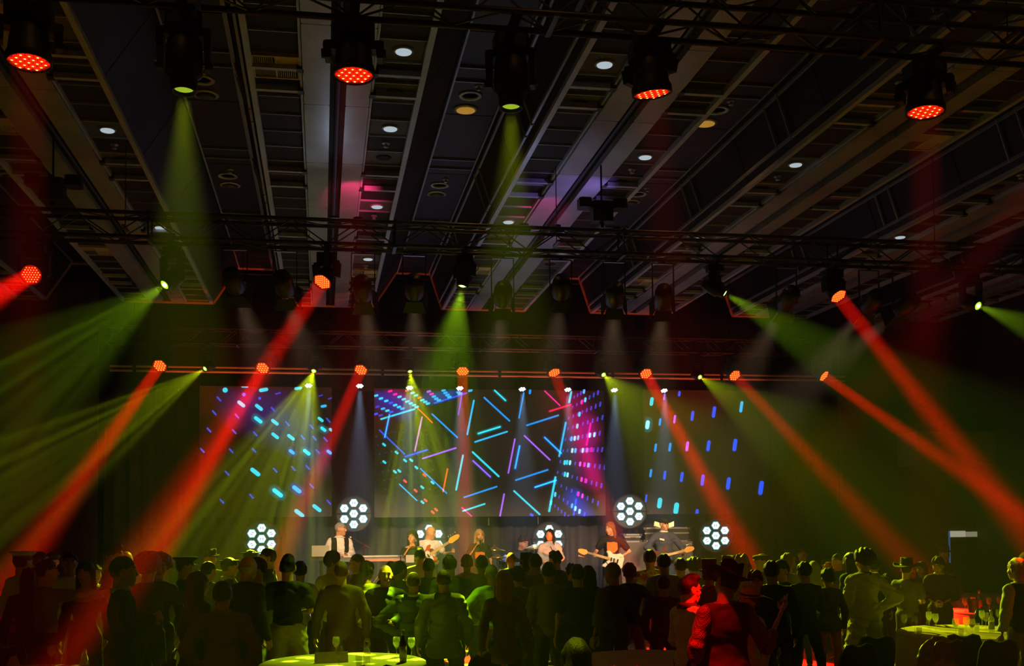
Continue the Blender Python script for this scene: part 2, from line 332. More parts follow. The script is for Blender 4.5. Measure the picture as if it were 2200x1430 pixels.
# ---------------------------------------------------------------- led walls
def pixmat():
    m = bpy.data.materials.new('led_picture'); m.use_nodes = True; t = m.node_tree; t.nodes.remove(t.nodes['Principled BSDF'])
    at = t.nodes.new('ShaderNodeVertexColor'); at.layer_name = 'Col'; e = t.nodes.new('ShaderNodeEmission'); e.inputs[1].default_value = 1.0
    tr = t.nodes.new('ShaderNodeBsdfTransparent'); ad = t.nodes.new('ShaderNodeAddShader'); t.links.new(at.outputs[0], e.inputs[0]); t.links.new(e.outputs[0], ad.inputs[0]); t.links.new(tr.outputs[0], ad.inputs[1])
    t.links.new(ad.outputs[0], t.nodes['Material Output'].inputs[0]); m.cycles.emission_sampling = 'NONE'; return m
PIX = pixmat()
PANEL = mat('led_panel', (.10, .092, .096), .55, 0, .1, 30)
CY = (.02, .72, .85); BL = (.01, .09, .95); BL2 = (.0, .3, .9); CB = (.02, .5, .95); PU = (.42, .12, .95); VI = (.2, .07, .9); MG = (1, .01, .35); OR = (1, .10, .005); RD = (1, .01, .01); PK = (.7, .25, .62); DB = (.03, .035, .6); CW = (.35, .9, 1)
class Pic:
    def __init__(s, org, sc_, win): s.v = []; s.f = []; s.c = []; s.o = org; s.s = sc_; s.k = 0; s.win = win
    def pt(s, x, y): return (s.o[0]+x/s.s, s.o[1]+y/s.s)
    def poly(s, pts, cols, d=0):
        k = len(s.v); x0, y0, x1, y1 = s.win
        for (x, y) in pts: s.v.append(tuple(P(min(max(x, x0), x1), min(max(y, y0), y1), SD-.012-d)))
        s.c += cols; return k
    def capsule(s, x1, y1, x2, y2, w, col, glow=None):
        a = np.array(s.pt(x1, y1)); b = np.array(s.pt(x2, y2)); w = w/s.s/2; s.k += 1; dz = .0003*(s.k % 60)
        d = b-a; L = np.linalg.norm(d); d = d/L if L > 1e-6 else np.array((1., 0)); n = np.array((-d[1], d[0]))
        a = a+d*min(w, L/2); b = b-d*min(w, L/2)
        if glow is not None:
            g = w*3.2; ring = []
            for i in range(16):
                t = 2*pi*i/16+1e-3; q = (b if math.cos(t) > 0 else a)+d*math.cos(t)*g+n*math.sin(t)*g; ring.append(q)
            k = s.poly([a, b]+ring, [glow, glow]+[(0, 0, 0)]*16, dz*.5)
            for i in range(16):
                j = (i+1) % 16; ia = 1 if math.cos(2*pi*i/16+1e-3) > 0 else 0; ja = 1 if math.cos(2*pi*j/16+1e-3) > 0 else 0
                s.f.append((k+ia, k+2+i, k+2+j)) if ia == ja else s.f.append((k+ia, k+2+i, k+2+j, k+ja))
        if col is None: return
        ring = []
        for i in range(12):
            t = -pi/2+pi*i/5 if i < 6 else pi/2+pi*(i-6)/5
            q = (b if i < 6 else a)+d*math.cos(t)*w+n*math.sin(t)*w; ring.append(q)
        k = s.poly(ring, [col]*12, dz); s.f.append(tuple(k+i for i in range(12)))
    def dash(s, x, y, L, w, ang, col, glow=None):
        t = math.radians(ang); s.capsule(x-math.cos(t)*L/2, y-math.sin(t)*L/2, x+math.cos(t)*L/2, y+math.sin(t)*L/2, w, col, glow)
    def build(s, parent):
        me = bpy.data.meshes.new('screen_picture'); me.from_pydata(s.v, [], s.f); ca = me.color_attributes.new('Col', 'FLOAT_COLOR', 'POINT')
        ca.data.foreach_set('color', [x for c in s.c for x in (*c, 1.0)]); me.materials.append(PIX); return link('screen_picture', me, parent)
def led_wall(win, label):
    x0, y0, x1, y1 = win; a = P(x0, (y0+y1)/2, SD); b = P(x1, (y0+y1)/2, SD); zt = P((x0+x1)/2, y0, SD).z; zb = P((x0+x1)/2, y1, SD).z
    t = thing('led_wall', label, 'screen', (0, 0, 0)); nx = max(2, round((b.x-a.x)/.5)); nz = max(2, round((zt-zb)/.5))
    me = MB().box((0, 0, 0), ((b.x-a.x)/nx-.0015, .08, (zt-zb)/nz-.0015), PANEL).mesh('led_panel')
    for i in range(nx):
        for j in range(nz): link('led_panel', me, t, (a.x+(b.x-a.x)*i/nx, SD, zb+(zt-zb)*j/nz))
    build(MB().box((a.x, SD+.08, zb), (b.x, SD+.14, zt), BLACK), 'rear_frame', t)
    for i in range(0, nx+1, 2):
        xx = a.x+(b.x-a.x)*i/nx; build(MB().tube((xx, SD+.1, zt), (xx, SD+.1, zt+1.1), .012, BLACK, 6), 'hanging_cable', t)
    return t
W1 = (428, 830, 713, 1110); W2 = (804, 836, 1299.5, 1109); W3 = (1384, 838, 1652, 1103)
t1 = led_wall(W1, 'led wall left of the centre screen, cyan capsules drifting diagonally'); t2 = led_wall(W2, 'large central led wall with a web of neon bars'); t3 = led_wall(W3, 'led wall right of the centre screen, upright blue dashes')
p = Pic((780, 780), 4.207, W2); GC = (0, .16, .17); GB = (0, .02, .3); GR = (.22, .0, .06)
for q in [(155, 507, 470, 412, 16, CY), (240, 458, 195, 675, 14, CB, GB), (145, 600, 380, 825, 12, BL), (375, 845, 585, 780, 12, BL, GB), (533, 862, 845, 763, 14, PU), (535, 478, 467, 798, 14, PK), (620, 455, 858, 675, 14, BL2),
          (490, 402, 630, 540, 12, OR), (640, 362, 940, 268, 10, BL, GB), (897, 258, 860, 470, 10, VI), (1003, 330, 940, 650, 16, CB), (1090, 305, 1329, 525, 15, BL2), (1185, 240, 1292, 340, 13, CY, GC), (1035, 637, 1245, 572, 15, CY, GC),
          (1005, 713, 1309, 615, 15, CB), (985, 797, 1232, 1027, 17, CY), (990, 877, 1155, 1030, 12, PU, GB), (905, 825, 840, 1150, 17, CY), (765, 948, 722, 1165, 14, OR), (515, 948, 760, 1178, 12, BL2), (325, 1088, 490, 1243, 11, CB),
          (907, 1213, 1215, 1112, 14, BL2), (895, 1337, 1107, 1268, 15, CY), (890, 1300, 985, 1388, 14, MG)]: p.capsule(*q)
for x, y in [(118, 292), (162, 318), (210, 340), (290, 378), (325, 395), (220, 428), (330, 303), (367, 325), (400, 345), (432, 362), (460, 378), (485, 395), (447, 267), (480, 290), (535, 332), (562, 348), (587, 364), (640, 300), (662, 320), (685, 335), (728, 245), (745, 267), (763, 287), (780, 305), (862, 260), (875, 275), (970, 247)]: p.dash(x, y, 42, 20, -14, CY if x < 600 else CB, None)
for x, y, c in [(245, 252, MG), (290, 280, MG), (595, 255, PU), (620, 278, MG), (510, 310, OR), (400, 245, OR), (250, 358, BL), (180, 410, CB), (115, 458, BL), (355, 410, CB), (130, 393, DB), (160, 470, DB), (255, 440, BL)]: p.dash(x, y, 42, 19, -14, c)
p.dash(260, 350, 330, 90, 28, None, (0, .01, .28)); p.dash(700, 290, 260, 50, -14, None, (0, .02, .25)); p.dash(330, 270, 200, 60, 28, None, (.12, 0, .06))
for x, y in [(190, 735), (303, 806), (193, 893), (288, 980), (327, 972), (380, 878), (435, 875), (482, 942), (535, 1120), (537, 1255), (628, 1078)]: p.dash(x, y, 42, 20, 40, CY)
for x, y in [(380, 1065), (475, 1150), (565, 1238), (630, 1345), (660, 1322), (555, 1010)]: p.dash(x, y, 42, 20, 42, (1, .06, .05))
for i in range(9):
    for j in range(9): p.dash(120+j*55+i*14, 660+i*80-j*12, 18, 9, 40, (.01, .02, .13))
p.o = (1040, 780)
for q in [(360, 262, 315, 500, 14, BL2), (380, 563, 678, 468, 15, BL2), (360, 650, 600, 877, 14, PU), (280, 678, 218, 998, 14, PU), (323, 740, 280, 955, 15, CB, GB), (740, 528, 678, 848, 17, CB), (543, 665, 703, 818, 14, CB, GB),
          (545, 247, 690, 385, 12, MG), (587, 435, 790, 372, 12, RD, GR), (790, 250, 768, 360, 18, CY), (965, 537, 925, 745, 14, MG, GR), (280, 1058, 583, 960, 15, BL2), (455, 1122, 658, 1055, 15, CY, GB), (647, 1020, 587, 1345, 19, CY), (183, 1175, 143, 1388, 15, PU), (265, 1148, 508, 1370, 16, CY), (833, 1225, 808, 1375, 11, BL, (0, .03, .6))]: p.capsule(*q)
for (a, b, n) in [((815, 305), (905, 252), 4), ((800, 395), (1030, 265), 7), ((765, 495), (1050, 370), 8), ((760, 590), (1070, 490), 8), ((735, 690), (1045, 632), 9), ((715, 790), (1067, 780), 10), ((690, 888), (1090, 940), 10), ((665, 985), (1060, 1105), 10), ((650, 1085), (1030, 1265), 9), ((640, 1180), (910, 1365), 8), ((640, 1290), (760, 1390), 5)]:
    for i in range(n):
        t = i/(n-1); p.dash(a[0]+(b[0]-a[0])*t, a[1]+(b[1]-a[1])*t, 28+20*t, 11+5*t, 100, (.03, .05, .62) if i % 3 else (.08, .04, .6))
for x, y, c in [(915, 330, CY), (885, 350, MG), (862, 460, CY), (842, 568, CY), (790, 682, CB), (820, 678, CW), (850, 672, CB), (955, 650, CW), (997, 645, CW), (797, 788, CW), (825, 788, CB), (892, 787, CW), (930, 785, (.8, .2, .8)), (970, 780, MG), (728, 897, CY), (750, 895, CY), (777, 898, CW), (868, 910, (.9, .1, .7)), (905, 915, MG), (942, 920, CB), (730, 1003, CY), (755, 1008, CW), (880, 1048, MG), (917, 1060, MG), (853, 1180, MG), (890, 1198, MG), (643, 1185, CY), (605, 1260, CY), (795, 1287, CB), (825, 1312, CW), (862, 1338, CW), (415, 257, BL2), (903, 253, CB)]: p.dash(x, y, 46, 20, 98, c)
p.dash(935, 800, 520, 110, 75, None, (.26, .0, .12)); p.dash(900, 480, 420, 90, 62, None, (.16, .0, .05)); p.dash(860, 1300, 260, 70, 60, None, (0, .02, .4)); p.dash(430, 1370, 40, 24, 30, BL)
p.build(t2)
p = Pic((420, 780), 4.205, W1)
for x, y, L, w_, g in [(413, 367, 85, 32, 0), (573, 398, 85, 32, 0), (567, 511, 90, 32, 1), (717, 532, 82, 30, 0), (720, 655, 82, 30, 0), (862, 668, 82, 30, 0), (1005, 803, 80, 32, 1), (540, 982, 108, 38, 0), (742, 1170, 115, 38, 1), (938, 1355, 108, 38, 0), (1097, 1308, 98, 34, 0), (1130, 507, 64, 26, 0), (1155, 595, 64, 28, 1), (1222, 600, 40, 26, 0)]:
    p.dash(x, y, L, w_, 38, CY, GC if g else None)
for x, y, L, w_, c in [(915, 1138, 98, 36, CB), (1208, 802, 56, 26, CB), (870, 800, 62, 28, CB)]: p.dash(x, y, L, w_, 38, c, GB)
for x, y, L, w_, an, c in [(445, 207, 68, 24, 0, CY), (615, 240, 85, 32, -10, CY), (928, 225, 70, 26, -10, CY), (1158, 387, 56, 24, -10, CB), (268, 242, 48, 46, 0, CY), (437, 282, 34, 33, 0, (.05, .12, .95)), (580, 317, 26, 25, 0, BL), (745, 272, 55, 14, -15, DB), (1130, 292, 40, 12, -15, DB), (1215, 318, 36, 12, -15, DB)]: p.dash(x, y, L, w_, an, c)
for x, y in [(212, 322), (170, 447), (122, 602), (62, 787), (375, 477), (350, 617), (322, 790), (285, 992), (238, 1245), (505, 1200), (540, 637), (700, 415), (720, 965), (830, 545), (885, 950), (1050, 1108), (1015, 940), (1105, 797), (1075, 677), (1050, 573), (970, 670), (530, 787), (1175, 687), (1200, 515), (1205, 1255)]: p.dash(x, y, 58, 15, 48, (.02, .07, .62))
p.dash(600, 420, 500, 200, 30, None, (0, .006, .09)); p.dash(1000, 720, 500, 150, 40, None, (0, .008, .07))
p.build(t1)
p = Pic((1280, 780), 4.205, W3)
for x, y, L, w_, c in [(505, 345, 80, 32, CY), (467, 555, 82, 36, CW), (580, 530, 68, 20, BL2), (712, 505, 78, 20, PU), (755, 275, 50, 22, BL), (620, 303, 60, 16, PU), (873, 475, 92, 26, BL), (1068, 440, 105, 30, BL), (1315, 393, 104, 26, CB), (540, 762, 76, 20, BL2), (670, 757, 80, 22, BL2), (826, 750, 92, 25, PU), (1018, 745, 102, 30, BL), (1257, 738, 115, 35, BL), (497, 992, 76, 20, BL2), (623, 1010, 82, 23, BL), (777, 1027, 92, 27, BL), (965, 1055, 104, 30, BL), (1198, 1085, 115, 35, BL), (1493, 1125, 130, 40, BL), (455, 1220, 72, 16, BL), (577, 1262, 98, 40, CY), (727, 1310, 108, 44, CY), (915, 1345, 58, 28, BL)]:
    p.dash(x, y, L, w_, 98, c, GC if c is CW else None)
p.build(t3)
# ================================================================ trusses and lamps
def truss(name, label, x0, x1, y, z, w_=.29, step=.30, warm=False):
    """box truss: y,z of the lower rear chord; four chords, lacing on every face"""
    t = thing(name, label, 'truss', ((x0+x1)/2, y, z)); ox = (x0+x1)/2; L = (x1-x0)/2
    for a in (0, 1):
        for b in (0, 1):
            c = MB().tube((-L, -a*w_, b*w_), (L, -a*w_, b*w_), .025, TRM, 8); build(c, 'chord', t, smooth=True)
    bx = MB().tube((0, 0, 0), (step, 0, w_), .009, TRM, 5).mesh('brace'); by = MB().tube((0, 0, 0), (step, -w_, 0), .009, TRM, 5).mesh('brace')
    n = int((x1-x0)/step)
    for i in range(n):
        fl = i % 2
        for a in (0, 1): link('brace', bx, t, (-L+i*step+(step if fl else 0), -a*w_, 0), (0, 0, 0)).scale = ((-1 if fl else 1), 1, 1)
        for b in (0, 1): link('brace', by, t, (-L+i*step+(step if fl else 0), 0, b*w_), (0, 0, 0)).scale = ((-1 if fl else 1), 1, 1)
    for q in range(1, 6, 2): build(MB().tube((-L+2*L*q/6, -w_/2, w_/2), (-L+2*L*q/6, -w_/2, ZC+.985-z), .006, BLACK, 5).box((-L+2*L*q/6-.02, -w_, w_/2-.02), (-L+2*L*q/6+.02, 0, w_/2), TRM), 'hanging_cable', t)
    for i in range(0, n+1, 7):
        x = -L+i*step; build(MB().box((x-.02, -w_-.03, -.03), (x+.02, .03, -.01), TRM).box((x-.02, -w_-.03, w_+.01), (x+.02, .03, w_+.03), TRM).tube((x, 0, 0), (x, 0, w_), .012, TRM, 5).tube((x, -w_, 0), (x, -w_, w_), .012, TRM, 5), 'end_frame', t)
    return t
PIPE = mat('glow_tinted_pipe', (.85, .5, .35), .45)  # the orange of the red light is put into the pipe colour
TRM = mat('truss_tube', (.075, .07, .065), .4, .35, .3, 5)
DF, DM, DS = 7.8, 13.7, 21.7
ZF = P(1370, 82, DF).z; ZM = P(1100, 548, DM).z; ZS = P(1000, 752, DS).z
truss('front_truss', 'black box truss nearest the camera across the top', P(0, 30, DF).x-1.2, P(2200, 100, DF).x+1.5, DF, ZF, step=.36)
truss('middle_truss', 'black box truss halfway up the hall carrying the stage lanterns', P(0, 500, DM).x-1.2, P(2200, 540, DM).x+1.2, DM, ZM, step=.42)
truss('stage_truss', 'black box truss along the top of the led walls', P(236, 800, DS).x, P(1800, 812, DS).x, DS, ZS, step=.34)
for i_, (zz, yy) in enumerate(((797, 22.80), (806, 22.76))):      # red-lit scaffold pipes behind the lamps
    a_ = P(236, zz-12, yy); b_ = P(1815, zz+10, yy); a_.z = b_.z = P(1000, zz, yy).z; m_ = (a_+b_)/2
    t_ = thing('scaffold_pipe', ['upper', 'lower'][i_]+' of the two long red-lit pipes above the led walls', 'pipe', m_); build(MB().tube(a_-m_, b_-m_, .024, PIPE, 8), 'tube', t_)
    for q in range(7):
        x_ = (a_.x-m_.x)*.94+q*(b_.x-a_.x)*.157; build(MB().box((x_-.03, -.03, -.035), (x_+.03, .03, .035), BLACK).tube((x_, 0, .03), (x_, 0, ZC+.985-m_.z), .007, BLACK, 5), 'drop_rod', t_)
def hoist(px, py, D, z0, label):
    p = P(px, py, D); t = thing('chain_hoist', label, 'hoist', (p.x, D-.5, z0))
    build(MB().bbox((-.13, -.12, .32), (.13, .12, .58), SATIN, .03), 'motor', t); build(MB().bbox((-.3, -.1, .5), (-.14, .1, .62), SATIN, .03), 'chain_bag', t)
    build(MB().bbox((.14, -.1, .5), (.32, .1, .62), SATIN, .03), 'chain_bag', t); build(MB().tube((0, 0, .58), (0, 0, ZC-z0), .012, BLACK, 6), 'chain', t); build(MB().tube((0, 0, .26), (0, 0, .34), .03, BLACK, 8), 'hook', t)
hoist(1272, 500, DM, ZM, 'black chain hoist above the middle truss, right of centre'); hoist(135, 480, DM, ZM, 'black chain hoist above the middle truss at its left end')
hoist(1735, 20, DF, ZF, 'black chain hoist above the front truss at the upper right')
LEDR = emit('red_led', (1, .012, .004), 1.0); LEDO = emit('red_led_hot', (1, .09, .01), 1.5); LEDY = emit('red_led_core', (1, .42, .05), 3.0); LEDG = emit('green_lens', (.5, .85, .02), 1.2); LEDGH = emit('green_lens_hot', (.9, 1, .35), 3.0); LEDGD = emit('green_lens_dim', (.42, .62, .03), .75)
LEDW = emit('white_led', (.95, 1, 1), 3.0); LEDB = emit('lens_glow', (1, .02, .005), .35); DULL = mat('lens_rim', (.03, .012, .01), .3)
def hexcells(rings, pitch):
    out = []
    for q in range(-rings, rings+1):
        for r in range(-rings, rings+1):
            if abs(q+r) <= rings: out.append((pitch*(q+r/2), pitch*r*.866))
    return out
_cache = {}
def cell_mesh(r, hot):
    k = ('cell', round(r, 4), hot)
    if k not in _cache: _cache[k] = MB().lathe([(r, 0), (r*.8, .006), (r*.34, .010)], LEDO if hot else LEDR, 10).lathe([(r*.34, .0101), (r*.2, .013), (0, .014)], LEDY, 8).mesh('led_cell', True)
    return _cache[k]
def head_mesh(kind, s):
    k = (kind, s)
    if k in _cache: return _cache[k]
    if kind == 'wash':
        _cache[k] = MB().lathe([(0, -.30*s), (.08*s, -.30*s), (.115*s, -.26*s), (.13*s, -.18*s), (.14*s, -.08*s), (.155*s, -.05*s), (.155*s, 0), (.142*s, .004), (.142*s, -.012)], SATIN, 24).lathe([(.142*s, -.012), (0, -.012)], LEDB, 24).mesh('lamp_head', True)
    else:
        _cache[k] = MB().lathe([(0, -.46*s), (.10*s, -.46*s), (.14*s, -.42*s), (.15*s, -.3*s), (.15*s, -.14*s), (.115*s, -.11*s), (.105*s, -.02), (.105*s, .01), (.085*s, .01), (.085*s, -.02)], SATIN, 22).lathe([(.085*s, -.02), (0, -.02)], BLACK, 22).mesh('lamp_head', True)
    return _cache[k]
def moving_head(kind, px, py, D, aim_to, label, s=1.0, cells=2, hot=False, zroot=None, group=None, name=None):
    """lens centre at pixel (px,py) at depth D, pointing at aim_to; yoke and base hang from above"""
    lens = P(px, py, D); d = (Vector(aim_to)-lens).normalized(); back = (.17 if kind == 'wash' else .22)*s; ctr = lens-d*back
    hang = .40*s
    zroot = (ctr.z+hang if zroot is None else zroot-.08)
    t = thing(name or ('wash_light' if kind == 'wash' else 'spot_light'), label, 'stage light', (ctr.x, ctr.y, zroot), group=group)
    pan = math.atan2(d.y, d.x)-pi/2 if abs(d.x)+abs(d.y) > .02 else 0
    dz = ctr.z-zroot; wx = .19*s
    build(MB().bbox((-.15*s, -.11*s, -.12*s), (.15*s, .11*s, 0), SATIN, .03*s).box((-.08*s, -.112*s, -.09*s), (.08*s, -.110*s, -.05*s), BLACK), 'base', t)
    yk = MB().bbox((-wx-.03*s, -.06*s, -.19*s), (wx+.03*s, .06*s, -.125*s), SATIN, .02)
    for q in (-1, 1):
        yk.add([(q*wx-.03*s, -.075*s, -.16*s), (q*wx+.03*s, -.075*s, -.16*s), (q*wx+.03*s, .075*s, -.16*s), (q*wx-.03*s, .075*s, -.16*s), (q*wx-.025*s, -.055*s, dz-.05*s), (q*wx+.02*s, -.055*s, dz-.05*s), (q*wx+.02*s, .055*s, dz-.05*s), (q*wx-.025*s, .055*s, dz-.05*s)],
               [(0, 1, 2, 3), (4, 7, 6, 5), (0, 4, 5, 1), (1, 5, 6, 2), (2, 6, 7, 3), (3, 7, 4, 0)], SATIN)
        yk.tube((q*wx, 0, dz), (q*(wx+.045*s), 0, dz), .035*s, BLACK, 10)
    build(yk, 'yoke', t, rot=(0, 0, pan))
    build(MB().box((-.035, -.32, .025), (.035, .32, .05), BLACK).box((-.03, -.06, 0), (.03, .06, .026), BLACK), 'clamp', t)
    h = link('lamp_head', head_mesh(kind, s), t); rot = d.to_track_quat('Z', 'Y').to_matrix().to_4x4(); h.matrix_basis = Matrix.Translation(lens-Vector((ctr.x, ctr.y, zroot)))@rot
    if kind == 'wash':
        pitch = .27*s/(2*cells+1); me = cell_mesh(pitch*.5, hot)
        for (cx, cy) in hexcells(cells, pitch):
            if math.hypot(cx, cy) < .128*s: link('led_cell', me, h, (cx, cy, -.011))
    else:
        m1, m2 = hot; k = ('lens', s, m1.name)
        if k not in _cache: _cache[k] = MB().lathe([(.082*s, -.015), (.06*s, -.006), (.045*s, -.003)], m1, 18).lathe([(.045*s, -.0029), (.02*s, 0), (0, 0)], m2, 12).mesh('front_lens', True)
        link('front_lens', _cache[k], h)
    return lens+d*.03, lens+d*30
# ---- stage truss: eight red washes
for (a, b, c, d, D2, e, lab) in [(343, 786, 90, 1150, 17.5, 1, 'red wash light at the far left end of the stage truss'), (564, 791, 345, 1180, 17.5, 1.2, 'red wash light above the left led wall'),
        (775, 795, 630, 1130, 18.5, .8, 'red wash light above the gap left of the centre screen'), (994, 798, 1000, 1150, 19, .7, 'red wash light above the middle of the centre screen'),
        (1191, 801, 1310, 1110, 19.5, .7, 'red wash light above the right third of the centre screen'), (1388, 803, 1570, 1130, 18, 1.2, 'red wash light above the left edge of the right led wall'),
        (1579, 807, 1880, 1130, 17.5, .55, 'red wash light above the middle of the right led wall'), (1771, 808, 2260, 1150, 18, 1, 'red wash light at the far right end of the stage truss')]:
    p_, q_ = moving_head('wash', a, b, DS-.15, P(c, d, D2), lab, .95, 2, True, ZS); light_wash(p_, P(c, d, D2), .22, 5.5, RED, E_WASH*e)
for (a, b, c, d, D2, an, e, lab) in [(440, 792, 20, 1060, 18, 25, 1.05, 'green spot light at the left end of the stage truss, beaming to the lower left'), (674, 797, 545, 1170, 17.5, 33, 1.7, 'green spot light above the right side of the left led wall'),
        (881, 798, 930, 1150, 19, 33, 1.9, 'green spot light above the left third of the centre screen'), (1297, 805, 1600, 1120, 15.5, 30, .5, 'green spot light above the right edge of the centre screen'), (1504, 810, 1920, 1080, 15, 23, .45, 'green spot light above the right led wall')]:
    p_, q_ = moving_head('spot', a, b, DS-.2, P(c, d, D2), lab, .62, hot=(LEDG, LEDGH), zroot=ZS); light_spot(p_, P(c, d, D2), an, GREEN, E_SPOT*e, .025, .5, 19 if a < 1000 else None, a*.01)
# ---- middle truss
for (a, b, c, d, D2, e, lab) in [(67, 590, -260, 790, 9, 1, 'red wash light at the left end of the middle truss'), (692, 606, 440, 985, 11.9, .95, 'red wash light on the middle truss, left of centre'), (1802, 637, 2320, 1290, 10.6, 1, 'red wash light on the right half of the middle truss')]:
    p_, q_ = moving_head('wash', a, b, DM-.15, P(c, d, D2), lab, .82, 3, a > 100, ZM); light_wash(p_, P(c, d, D2), .19, 6, RED, E_WASH_MID*e)
for (a, b, c, d, D2, an, e, lab) in [(353, 612, 60, 830, 12.0, 36, 1.1, 'green spot light on the left part of the middle truss'), (993, 615, 925, 980, 13.1, 43, 1.9, 'bright green spot light at the middle of the middle truss'), (1558, 630, 1960, 870, 12.3, 28, .7, 'green spot light on the middle truss, right of centre'), (2102, 657, 2320, 745, 11.8, 22, .8, 'green spot light at the right end of the middle truss')]:
    p_, q_ = moving_head('spot', a, b, DM-.2, P(c, d, D2), lab, .72, hot=(LEDG, LEDGH), zroot=ZM); light_spot(p_, P(c, d, D2), an, GREEN_MID, E_SPOT_MID*e, .03, .5, 17 if a < 1200 else None, a*.013)
# ---- front truss
for (a, b, lab) in [(62, 135, 'red nineteen-cell wash light hanging at the upper left corner'), (760, 163, 'red nineteen-cell wash light hanging left of centre on the front truss'), (1401, 203, 'red nineteen-cell wash light hanging right of centre on the front truss'), (1988, 242, 'red nineteen-cell wash light hanging at the upper right'), (2320, 285, 'added unseen red nineteen-cell wash light at the right end of the front truss')]:  # the last one is added out of view to redden the man with glasses
    q0 = P(1520, 1330, 8.1) if a == 1401 else P(1482, 1320, 9.3) if a > 2000 else P(a+(a-1000)*.01, b+900, DF-.25); p_, q_ = moving_head('wash', a, b, DF-.05, q0, lab, .98, 2, False, ZF); light_wash(p_, q0, .24, 16 if a == 1401 else 9, RED, E_WASH_FRONT*(.7 if a == 1401 else 1.0 if a > 2000 else 1))
for (a, b, c, lab) in [(395, 194, 385, 'tall black spot light with green lens hanging on the front truss left'), (1098, 230, 1102, 'tall black spot light with green lens hanging at the middle of the front truss')]:
    q0 = P(c, b+900, DF-.2); p_, q_ = moving_head('spot', a, b, DF-.05, q0, lab, .84, hot=(LEDGD, LEDGD), zroot=ZF); light_spot(p_, q0, 24, GREEN, E_SPOT_FRONT, .05, .5)
# ---- small white par cans under the stage truss
for i, (a, b) in enumerate([(663, 828), (773, 829), (880, 833), (988, 834), (1122, 836), (1220, 837), (1320, 838), (1427, 839)]):
    p0 = P(a, b, 22.76); PZP = P(1000, 806, 22.76).z-.032; t = thing('par_can', ['first', 'second', 'third', 'fourth', 'fifth', 'sixth', 'seventh', 'eighth'][i]+' from the left of the small white par cans under the stage truss', 'stage light', (p0.x, 22.76, PZP), group='white par cans under the stage truss')
    dz = p0.z-PZP; cn = build(MB().lathe([(.03, .2), (.06, .17), (.085, .1), (.09, 0), (.082, -.002), (.082, .012), (0, .012)], SATIN, 16), 'can', t, (0, 0, dz), (-.5, 0, 0), smooth=True)
    build(MB().box((-.1, -.012, dz+.06), (-.092, .012, .0), BLACK).box((.092, -.012, dz+.06), (.1, .012, 0), BLACK).box((-.1, -.02, -.012), (.1, .02, .005), BLACK), 'bracket', t)
    for j in range(7):
        rr = 0 if j == 0 else .052; an = j*pi/3; link('led_cell', _cache.setdefault('wcell', MB().lathe([(.024, 0), (.016, -.012), (0, -.014)], LEDW, 10).mesh('led_cell', True)), cn, (rr*math.cos(an), rr*math.sin(an), .004))
    light_spot(p0+Vector((0, -.04, -.06)), P(a, 1180, 22.2), 22, WHITE, E_PAR, .05, .8)
# ---- theatre lanterns with barn doors on the middle truss, lighting the band
def lantern(px, py, tgt, label, lit=True, yaw=0):
    p0 = P(px, py, DM+.0); zr = ZM-.045; t = thing('stage_lantern', label, 'stage light', (p0.x, p0.y, zr)); dz = p0.z-zr
    d = (tgt-p0).normalized(); rot = d.to_track_quat('Z', 'Y').to_matrix().to_4x4()
    b = build(MB().lathe([(0, -.26), (.1, -.25), (.12, -.18), (.12, .06), (.105, .08), (.105, .02), (0, .02)], BLACK, 16), 'lamp_body', t, smooth=True); b.matrix_basis = Matrix.Translation((0, 0, dz))@rot
    for q in range(4):
        an = q*pi/2; lo = MB().add([(-.10, .11, .08), (.10, .11, .08), (.15, .17, .24), (-.15, .17, .24), (-.10, .113, .08), (.10, .113, .08), (.15, .173, .24), (-.15, .173, .24)], [(0, 1, 2, 3), (7, 6, 5, 4), (0, 4, 5, 1), (1, 5, 6, 2), (2, 6, 7, 3), (3, 7, 4, 0)], SATIN)
        o = build(lo, 'barn_door', b, rot=(0, 0, an))
    build(MB().box((-.15, -.015, dz-.02), (-.14, .015, .0), BLACK).box((.14, -.015, dz-.02), (.15, .015, 0), BLACK).box((-.15, -.02, -.01), (.15, .02, .005), ALU).box((-.025, -.03, .0), (.025, .03, .016), BLACK), 'yoke', t)
    build(MB().lathe([(.10, .022), (.06, .03), (0, .034)], glass('lantern_lens', (.9, .95, 1), .5), 16), 'front_lens', b, smooth=True)
    if lit: light_spot(p0+d*.3, tgt, 25, WARM, E_LANTERN, .08, .8)
for i, (a, b, tx, lit) in enumerate([(505, 612, 700, 1), (612, 618, 780, 1), (780, 628, 850, 1), (890, 625, 900, 1), (1080, 640, 1030, 1), (1205, 625, 1150, 1), (1320, 640, 1300, 1), (1425, 645, 1380, 1), (1690, 648, 1400, 1), (1868, 655, 1440, 1), (1940, 662, 1330, 1)]):
    lantern(a, b, P(tx, 1165, 21.2), ['first', 'second', 'third', 'fourth', 'fifth', 'sixth', 'seventh', 'eighth', 'ninth', 'tenth', 'eleventh'][i]+' barn-door lantern from the left under the middle truss', lit)
